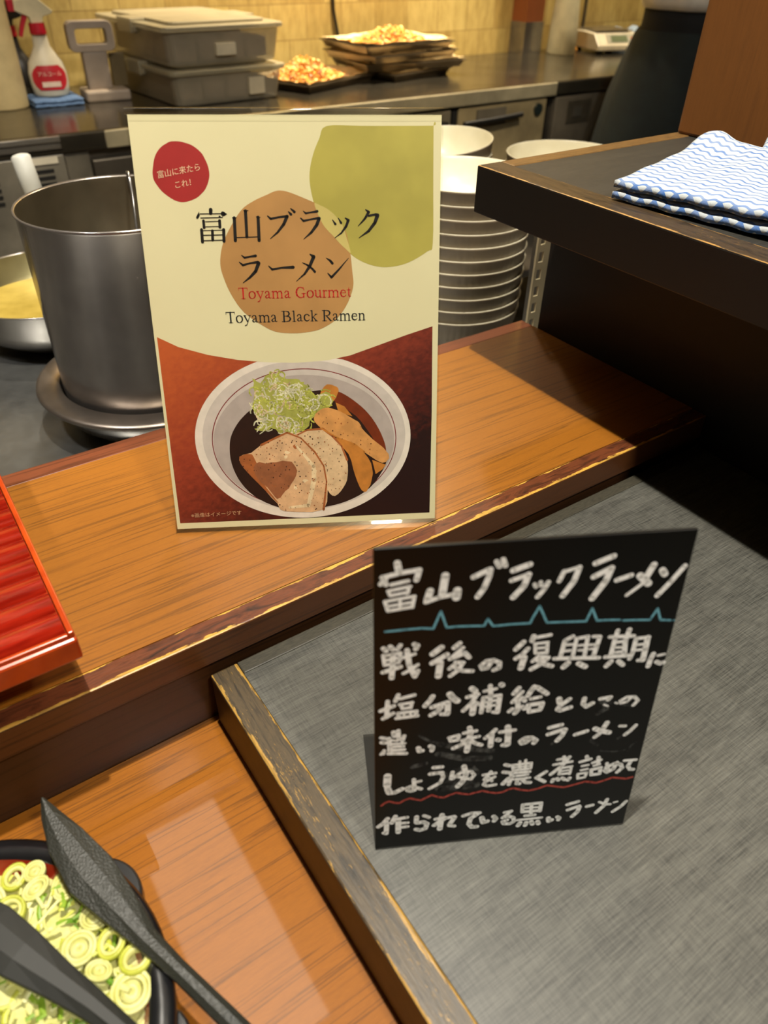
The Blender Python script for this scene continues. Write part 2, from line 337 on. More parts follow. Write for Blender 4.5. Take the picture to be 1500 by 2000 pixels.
POLY = {'photo':[[64,3149],[355,2999],[774,2873],[1204,2789],[1640,2740],[2083,2723],[2530,2747],[2891,2815],[3283,2945],[3734,3096],[4138,3219],[4146,1833],[4133,208],[4133,205],[2110,198],[78,198],[78,205],[68,1746]],
'green':[[2648,5904],[3127,5906],[3664,5906],[4112,5908],[4114,5906],[4120,5221],[4126,4397],[4052,4286],[3754,4128],[3455,4074],[3204,4114],[2979,4225],[2781,4408],[2631,4577],[2525,4703],[2445,4908],[2395,5150],[2396,5349],[2453,5563],[2546,5756]],
'orange':[[1790,5054],[1889,5094],[1977,5107],[2105,5082],[2318,5000],[2533,4908],[2662,4825],[2791,4700],[2875,4554],[2925,4300],[2951,4021],[2957,3802],[2846,3537],[2678,3337],[2464,3217],[2276,3175],[2066,3161],[1813,3185],[1613,3280],[1353,3476],[1193,3722],[1102,3962],[1070,4155],[1117,4386],[1223,4592],[1418,4856],[1600,4975]],
'lens':[[2442,4939],[2511,4918],[2619,4866],[2727,4779],[2833,4638],[2884,4470],[2915,4364],[2931,4275],[2869,4327],[2781,4408],[2695,4504],[2630,4567],[2566,4640],[2515,4734],[2475,4827]],
'red':[[592,5722],[673,5719],[742,5703],[827,5674],[898,5625],[952,5571],[991,5495],[1019,5413],[1028,5320],[1008,5231],[956,5131],[889,5065],[825,5020],[743,4987],[651,4968],[579,4974],[510,5000],[432,5051],[367,5107],[316,5174],[277,5246],[268,5323],[283,5410],[316,5519],[361,5594],[420,5653],[495,5696],[544,5717]],
'soup':[[976,1493],[1055,1713],[1223,1926],[1477,2104],[1905,2214],[2362,2293],[2634,2285],[2964,2090],[3206,1831],[3373,1505],[3418,1242],[3401,1044],[3156,683],[2765,460],[2279,361],[1799,365],[1367,555],[1106,835],[979,1170]],
'soupr':[[2512,2258],[2694,2268],[2964,2090],[3206,1831],[3373,1505],[3419,1275],[3324,1312],[3171,1577],[2959,1871],[2688,2067]],
'negi':[[1368,2046],[1416,2290],[1411,2502],[1501,2439],[1596,2526],[1718,2583],[1921,2488],[2098,2453],[2242,2327],[2358,2201],[2513,2289],[2598,2132],[2501,1980],[2250,1831],[2183,1706],[2025,1632],[1843,1670],[1749,1626],[1663,1724],[1569,1679],[1418,1700],[1460,1856]],
'menmaA':[[2297,1867],[2441,2013],[2685,1974],[2988,1775],[3093,1612],[3466,1241],[3353,1096],[3071,1288],[2917,1424],[2670,1530],[2398,1699]],
'menmaB':[[2608,1532],[2917,1424],[3132,1187],[3201,918],[3123,657],[3026,638],[2920,896],[2819,1264]],
'menmaC':[[3195,1152],[3417,1060],[3352,979],[3249,910]],
'menmaD':[[2643,2100],[2778,2033],[2897,1873],[2684,1942]],
'menmaE':[[2421,2261],[2516,2380],[2636,2362],[2694,2283],[2613,2132],[2447,2168]],
'porkB':[[1992,1585],[2181,1675],[2428,1689],[2578,1565],[2713,1399],[2794,1167],[2796,901],[2723,701],[2581,564],[2467,678],[2434,1048],[2287,1284]],
'porkF':[[1111,1279],[1300,1337],[1462,1460],[1652,1549],[1873,1647],[2083,1550],[2288,1317],[2420,1082],[2457,814],[2390,338],[1765,335],[1646,475],[1386,824],[1158,1098]],
'porkM':[[1348,1156],[1596,1163],[1846,1186],[1980,1066],[1938,868],[1785,673],[1652,560],[1506,752],[1333,959]],
'porkL':[[1111,1279],[1298,1321],[1363,1155],[1396,956],[1533,683],[1663,491],[1618,527],[1371,831],[1158,1098]]}
U5 = 1/20000
def P_(k): return [(x*U5, y*U5) for x, y in POLY[k]]
art = MB(); Z = -.00055
poly(art, smooth_closed(P_('green')), Z, 0); poly(art, smooth_closed(P_('orange')), Z+.00003, 1); poly(art, smooth_closed(P_('lens')), Z+.00006, 2); poly(art, smooth_closed(P_('red')), Z, 3)
art.xf(PM); art.build('colour_spots', [print_mat('print_olive', (182,170,78)), print_mat('print_tan', (188,140,82)), print_mat('print_straw', (210,192,114)), print_mat('print_red', (168,42,40))], sh_o, (0,0,0))
# printed photograph of the ramen
ph = MB(); random.seed(4)
def ell(cx, cy, rx, ry, rot=0, k=64): return [(cx+rx*math.cos(a)*math.cos(rot)-ry*math.sin(a)*math.sin(rot), cy+rx*math.cos(a)*math.sin(rot)+ry*math.sin(a)*math.cos(rot)) for a in (2*math.pi*i/k for i in range(k))]
pz = [Z]
def L_(pts, mi, rag=0):
    pz[0] += .000004
    if rag: pts = [(x+random.uniform(-rag,rag), y+random.uniform(-rag,rag)) for x,y in smooth_closed(pts,3)]
    poly(ph, pts, pz[0], mi)
PH = ['wood','rim','inner','redline','soup','soupred','negi','negil','menma','menma2','porkb','porkf','porkm','porkl','pepper','porkfat','negid','bowlshade']
ix = {k:i for i,k in enumerate(PH)}
L_(P_('photo'), 0)
PHOTO_TOP = P_('photo')[:11]
def inside_photo(p):     # keep the bowl below the curved upper edge of the photograph
    for (xa,ya),(xb,yb) in zip(PHOTO_TOP, PHOTO_TOP[1:]):
        if xa <= p[0] <= xb: return p[0], min(p[1], ya+(yb-ya)*(p[0]-xa)/(xb-xa))
    return p
cxb, cyb = .1066, .0765
L_([inside_photo(p) for p in ell(cxb,cyb,.0840,.0663,0,96)], ix['rim'])
L_([inside_photo(p) for p in ell(cxb+.0008,cyb+.0010,.0790,.0605,0,96)], ix['inner'])
L_(ell(.1070,.0740,.0705,.0530,0,96), ix['bowlshade'])
pz[0] += .000004
e = ell(.1073,.0752,.0716,.0563,0,96); ribbon(ph, [(x,y,.0007) for x,y in e+e[:1]], pz[0], ix['redline'])
L_(smooth_closed(P_('soup')), ix['soup']); L_(smooth_closed(P_('soupr')), ix['soupred'])
L_(P_('menmaD'), ix['menma2']); L_(P_('menmaC'), ix['menma2']); L_(P_('menmaE'), ix['menma2'], .0003)
L_(P_('negi'), ix['negid'], .0008)
nx = [p[0] for p in P_('negi')]; ny = [p[1] for p in P_('negi')]
import itertools
def in_poly(x, y, pl):
    r = False
    for (xa,ya),(xb,yb) in zip(pl, pl[1:]+pl[:1]):
        if (ya > y) != (yb > y) and x < (xb-xa)*(y-ya)/(yb-ya)+xa: r = not r
    return r
npoly = P_('negi')
for k in range(260):
    x, y = random.uniform(min(nx),max(nx)), random.uniform(min(ny),max(ny))
    if not in_poly(x, y, npoly): continue
    pz[0] += .0000006; r = random.uniform(.0012,.0055); a0 = random.uniform(0,6.28); q = random.uniform(.35,1); sp = random.uniform(1.5,5.5); th = random.uniform(0,3.1)
    left = x < min(nx)+.55*(max(nx)-min(nx))
    col = random.choice(['negil','negil','negil','porkfat','negi'] if left and random.random()<.8 else ['negi','negid','negi','negil'])
    pts = []
    for i in range(9):
        a = a0+sp*i/8; ex, ey = r*math.cos(a), r*q*math.sin(a); pts.append((x+ex*math.cos(th)-ey*math.sin(th), y+ex*math.sin(th)+ey*math.cos(th), random.uniform(.0006,.0013)))
    ribbon(ph, pts, pz[0], ix[col])
L_(P_('porkB'), ix['porkb'], .0003); L_(P_('menmaB'), ix['menma2'], .0003); L_(P_('menmaA'), ix['menma'], .0003)
def edge(k, i0, i1, w, col):
    pz[0] += .000002; ribbon(ph, [(x,y,random.uniform(.6,1.2)*w) for x,y in P_(k)[i0:i1]], pz[0], ix[col])
edge('porkB', 0, 6, .0016, 'porkl'); edge('menmaA', 7, 11, .0012, 'menma2')
L_(P_('porkF'), ix['porkf'], .0003)
for k in range(26):
    q = P_('porkF'); x, y = random.uniform(min(p[0] for p in q),max(p[0] for p in q)), random.uniform(min(p[1] for p in q),max(p[1] for p in q))
    if in_poly(x, y, q) and in_poly(x+.003, y, q) and in_poly(x, y-.003, q): L_([(x+random.uniform(.0008,.0026)*math.cos(a), y+random.uniform(.0006,.0020)*math.sin(a)) for a in (0,1.05,2.1,3.14,4.2,5.2)], ix[random.choice(['porkfat','porkb','porkl','porkfat'])], .0001)
L_(P_('porkL'), ix['porkl'], .0004); L_(P_('porkM'), ix['porkm'], .0006); edge('porkF', 2, 10, .0017, 'porkl')
pz[0] += .000004
fx = P_('porkF'); ribbon(ph, [(fx[5][0]-.004,fx[5][1]-.006,.0015),(fx[7][0]-.008,fx[7][1],.003),(fx[8][0]-.010,fx[8][1]+.002,.004),(fx[9][0]-.012,fx[9][1]+.004,.003),(fx[10][0]+.004,fx[10][1]+.003,.002)], pz[0], ix['porkfat'])
for pl, cnt in (('porkF',90),('porkB',45),('menmaA',22)):
    q = P_(pl)
    for k in range(cnt*3):
        x, y = random.uniform(min(p[0] for p in q),max(p[0] for p in q)), random.uniform(min(p[1] for p in q),max(p[1] for p in q))
        if in_poly(x, y, q): pz[0] += .0000003; r = random.uniform(.0002,.0006); poly(ph, [(x+r*math.cos(a)*random.uniform(.6,1.3), y+r*math.sin(a)) for a in (0,1.05,2.1,3.14,4.2,5.2)], pz[0], ix['pepper'] if random.random()<.55 else ix['porkl'])
        cnt -= 0
def wood_print():
    m, n, b = nt('print_table_wood'); t = N(n,'ShaderNodeTexCoord'); sp = N(n,'ShaderNodeSeparateXYZ'); mp = N(n,'ShaderNodeMapping'); mp.vector_type = 'TEXTURE'
    n.links.new(t.outputs['Object'], mp.inputs[0]); mp.inputs['Rotation'].default_value = PM.to_euler(); n.links.new(mp.outputs[0], sp.inputs[0])
    g = mth(n,'ADD', mth(n,'MULTIPLY', sp.outputs[0], -3.0), mth(n,'MULTIPLY', sp.outputs[1], 4.0)); g = mth(n,'ADD', g, .30)
    f = noise(n, coords(n, (40,160,120)), 2.2, 5, .6); g = mth(n,'MULTIPLY_ADD', mth(n,'SUBTRACT', f, .5), .42, g)
    n.links.new(ramp(n, g, [(-.0,srgb((36,10,6))),(.22,srgb((92,30,16))),(.5,srgb((150,58,34))),(.85,srgb((186,88,42)))]), b.inputs['Base Color']); b.inputs['Roughness'].default_value = .5; return m
pc = {'rim':(232,220,206),'inner':(206,194,184),'redline':(132,40,44),'soup':(44,20,10),'soupred':(124,48,14),'negi':(206,208,92),'negil':(240,234,196),'menma':(222,158,90),'menma2':(206,132,54),
      'porkb':(230,196,152),'porkf':(228,184,138),'porkm':(160,98,62),'porkl':(176,100,52),'pepper':(70,36,20),'porkfat':(240,214,170),'negid':(176,176,84),'bowlshade':(182,168,160)}
ph.xf(PM); ph.build('ramen_photograph', [wood_print()]+[print_mat('print_'+k, pc[k], col2=tuple(int(v*(.955 if k in ('rim','inner','bowlshade') else .88)) for v in pc[k]), scale=120) for k in PH[1:]], sh_o, (0,0,0))
# printed lettering
TITLE = "1003,4867,51,999,4823,45;854,4816,13,1158,4817,13;1165,4816,58,1181,4815,45,1218,4811,9;1194,4804,23,1155,4780,7;841,4840,5,829,4796,36,809,4768,31;858,4763,13,1153,4767,13;1115,4782,22,1128,4774,16;891,4725,38,891,4638,38;1112,4725,41,1110,4641,39;918,4714,11,1093,4719,11;912,4648,11,1096,4651,11;853,4610,42,850,4451,42;1158,4607,44,1150,4456,43;1001,4595,37,994,4474,39;874,4599,11,1139,4603,11;873,4537,13,1133,4540,13;875,4466,13,1136,4471,13;1318,4759,44,1309,4463,45;1480,4848,44,1473,4509,41;1648,4764,44,1641,4461,45;1339,4502,13,1625,4508,13;1294,4764,11,1350,4761,9;1457,4854,13,1516,4852,9;1623,4770,11,1681,4764,7;1782,4779,17,1822,4743,31,1928,4762,26,2053,4775,35;2052,4772,48,1999,4670,41,1906,4563,28,1800,4481,9;2075,4834,15,2108,4799,37;2110,4872,16,2158,4831,37;2282,4841,11,2315,4810,26,2384,4822,20,2478,4835,35;2242,4748,17,2279,4711,30,2370,4729,22,2486,4746,33;2500,4742,46,2463,4657,45,2382,4558,34,2271,4471,8;2687,4722,11,2726,4665,35;2770,4744,11,2808,4680,34;2871,4743,17,2912,4715,39,2878,4635,36,2807,4545,24,2713,4482,8;3159,4852,13,3202,4819,39,3152,4740,32,3102,4687,22,3049,4637,8;3201,4771,28,3308,4788,34;3327,4774,56,3287,4676,45,3197,4568,36,3057,4478,8;1379,4264,12,1419,4232,29,1498,4245,24,1577,4255,38;1341,4172,14,1387,4131,31,1491,4156,24,1601,4170,38;1612,4155,52,1561,4045,45,1477,3964,33,1374,3890,10;1752,4114,14,1800,4067,31,1935,4088,26,2100,4093,45;2349,4268,14,2400,4231,52,2339,4104,43,2260,3999,29,2136,3899,7;2237,4152,10,2303,4122,26,2374,4068,31,2409,4026,34;2582,4211,10,2636,4175,33,2665,4140,38;2596,4002,14,2646,3946,34,2755,4051,26,2901,4207,7"
lt = MB(); ZL = -.00042
for s in strokes(TITLE): ribbon(lt, s, ZL, 0, .0003)
SERIF = {'T':(92,'46,95,15 46,3,15;5,97,6 87,97,6;6,97,5 4,78,4;86,97,5 88,78,4;28,2,5 64,2,5'),
'o':(75.5,'37,66,5 20,60,10 11,48,13 10,34,13 12,18,13 22,5,9 37,1,5 54,8,10 64,22,13 65,34,13 63,50,13 52,62,9 37,66,5'),
'y':(75.5,'13,62,13 40,6,11;64,64,6 40,3,7 28,-22,7 14,-27,9;3,66,5 27,66,5;50,66,5 73,66,5'),
'a':(67,'12,52,11 18,63,7 32,66,6 43,58,11 45,40,12 45,10,11 53,3,6 64,8,4;45,40,5 22,29,7 12,16,12 20,5,9 32,6,6 45,15,5'),
'm':(117,'18,62,12 18,3,12;4,60,4 18,66,6;58,50,12 58,3,12;98,50,12 98,3,12;18,52,4 34,63,8 50,63,10 58,48,12;58,52,4 74,63,8 90,63,10 98,48,12;5,2,5 31,2,5;45,2,5 71,2,5;85,2,5 111,2,5'),
'n':(75.5,'18,62,12 18,3,12;4,60,4 18,66,6;58,50,12 58,3,12;18,52,4 34,63,8 50,63,10 58,48,12;5,2,5 31,2,5;45,2,5 71,2,5'),
'u':(75.5,'15,64,12 16,18,12 24,6,10 40,6,7 55,17,5;56,65,12 57,4,12;3,65,5 15,65,5;44,65,5 56,65,5;57,4,8 71,4,5'),
'r':(50,'18,62,12 18,3,12;18,50,4 30,63,7 43,61,12;4,60,4 18,66,6;5,2,5 33,2,5'),
'e':(67,'12,40,5 57,40,5;57,42,7 52,58,9 35,66,6 18,58,11 11,42,13 11,30,13 18,12,12 34,4,10 50,8,7 60,20,4'),
't':(42,'21,86,4 21,65,12 21,15,12 27,5,9 40,9,4;4,65,5 38,65,5'),
'G':(109,'88,70,5 85,97,4;88,74,4 76,91,7 55,97,6 34,90,11 20,72,15 15,50,16 20,26,15 34,10,11 55,2,7 84,10,7;84,38,14 84,8,13;66,39,5 102,39,5'),
'B':(100.7,'25,95,15 25,3,15;5,97,5 50,97,5;50,97,6 70,91,11 77,74,15 68,57,10 45,52,5;25,52,5 50,52,5;50,52,6 77,45,10 87,26,16 75,8,11 50,2,6;5,2,5 50,2,5'),
'l':(42,'21,97,12 21,3,12;5,97,4 20,98,6;6,2,5 36,2,5'),
'c':(67,'58,52,11 48,63,7 35,66,6 18,58,11 11,42,13 11,30,13 18,12,12 36,4,10 52,9,7 60,18,4'),
'k':(75.5,'20,97,12 20,3,12;5,97,4 19,98,6;5,2,5 34,2,5;60,64,5 22,34,6;30,40,8 58,5,13;46,65,5 70,65,5;46,2,5 73,2,5'),
'R':(100.7,'25,95,15 25,3,15;5,97,5 50,97,5;50,97,6 72,91,11 80,73,15 70,55,10 45,49,5;25,49,5 48,49,5;45,48,10 85,4,14;5,2,5 46,2,5;76,2,5 100,2,5')}
def serif(txt, x0, x1, y, cap, mi):
    tot = sum(38 if c == ' ' else SERIF[c][0] for c in txt); k = (x1-x0)/tot; ky = cap/100; x = x0
    for c in txt:
        if c != ' ':
            for s in SERIF[c][1].split(';'):
                ribbon(lt, [(x+a*k, y+b*ky, q*k) for a,b,q in (tuple(map(float,t.split(','))) for t in s.split())], ZL, mi)
        x += (38 if c == ' ' else SERIF[c][0])*k
serif('Toyama Gourmet', .0645, .1462, .1833, .0078, 1); serif('Toyama Black Ramen', .0541, .1566, .1665, .0078, 2)
for t, x, y, sz, ro in (('富山に来たら', .0163, .2636, .00505, .17), ('これ！', .0270, .2572, .0050, .17)):
    v, f_ = text_mesh(t, sz, (x,y), ro, ZL, .12); lt.add(v, f_, 3)
v, f_ = text_mesh('※画像はイメージです', .0042, (.0131,.0146), .02, ZL); lt.add(v, f_, 4)
lt.xf(PM); lt.build('printed_lettering', [print_mat('ink_black', (22,18,14), .5, col2=(16,12,10)), print_mat('ink_red', (196,36,34)), print_mat('ink_navy', (28,34,36)), print_mat('ink_cream', (240,196,160)), print_mat('ink_pale', (206,160,120))], sh_o, (0,0,0))

# ------------------------------------------------------------------ hand-written board
BRD_A = (.1228307,.1758669,-.424); BRD_U = Vector((.88409988,-.46729799,0))
BM, brd_nb = panel_matrix(BRD_U, math.radians(8))
bd = thing('sign_board', BRD_A, 'small black sign board with handwritten white marker text on the grey table', 'sign')
p = MB().box(0,.1514,.0006,.2112,-.0022,0); p.xf(BM); p.build('board_panel', pm('black_board', (7,7,6), .32, col2=(12,12,10), scale=5, spec=.3), bd, (0,0,0), .0006)
f = foot(MB(), BRD_U, brd_nb, .1514, .0025, .078, .0018); f.build('board_foot', pm('smoked_plastic', (52,52,50), .25, alpha=.62), bd, (0,0,0))
def write(name, data, z, m, mn=0):
    q = MB()
    for i, s in enumerate(strokes(data)): ribbon(q, s, z+.000002*(i%3), 0, mn)
    q.xf(BM); return q.build(name, m, bd, (0,0,0))
write('smudges', "2431,2109,73,2518,2092,73;2449,2065,49,2501,2003,49,2405,1937,50;2630,2059,49,2730,2033,49;2798,2011,37,2768,2001,37;1999,1556,40,1957,1531,40;1740,1554,47,1713,1530,47;2420,1565,41,2397,1520,41,2478,1454,41;2762,1555,43,2712,1522,43;2536,1348,20,2696,1313,20,2837,1330,20;2930,1446,17,2879,1389,17,2854,1292,17;768,1126,113,1023,1030,114,1131,984,115;712,981,89,974,960,89,1132,969,90;806,1210,75,1059,1295,74,1139,1180,75;553,1406,61,412,1367,61;633,1708,71,745,1666,71,991,1578,72,1280,1512,73;690,1531,84,1000,1419,86,1258,1399,86;481,1838,35,623,1709,35", .00006, pm('chalk_smear', (90,92,88), .7, col2=(20,20,18), scale=220, lo=.42, hi=.72))
def chalk(name, c, c2, s=500): return pm(name, c, .6, col2=c2, scale=s, lo=.26, hi=.5)
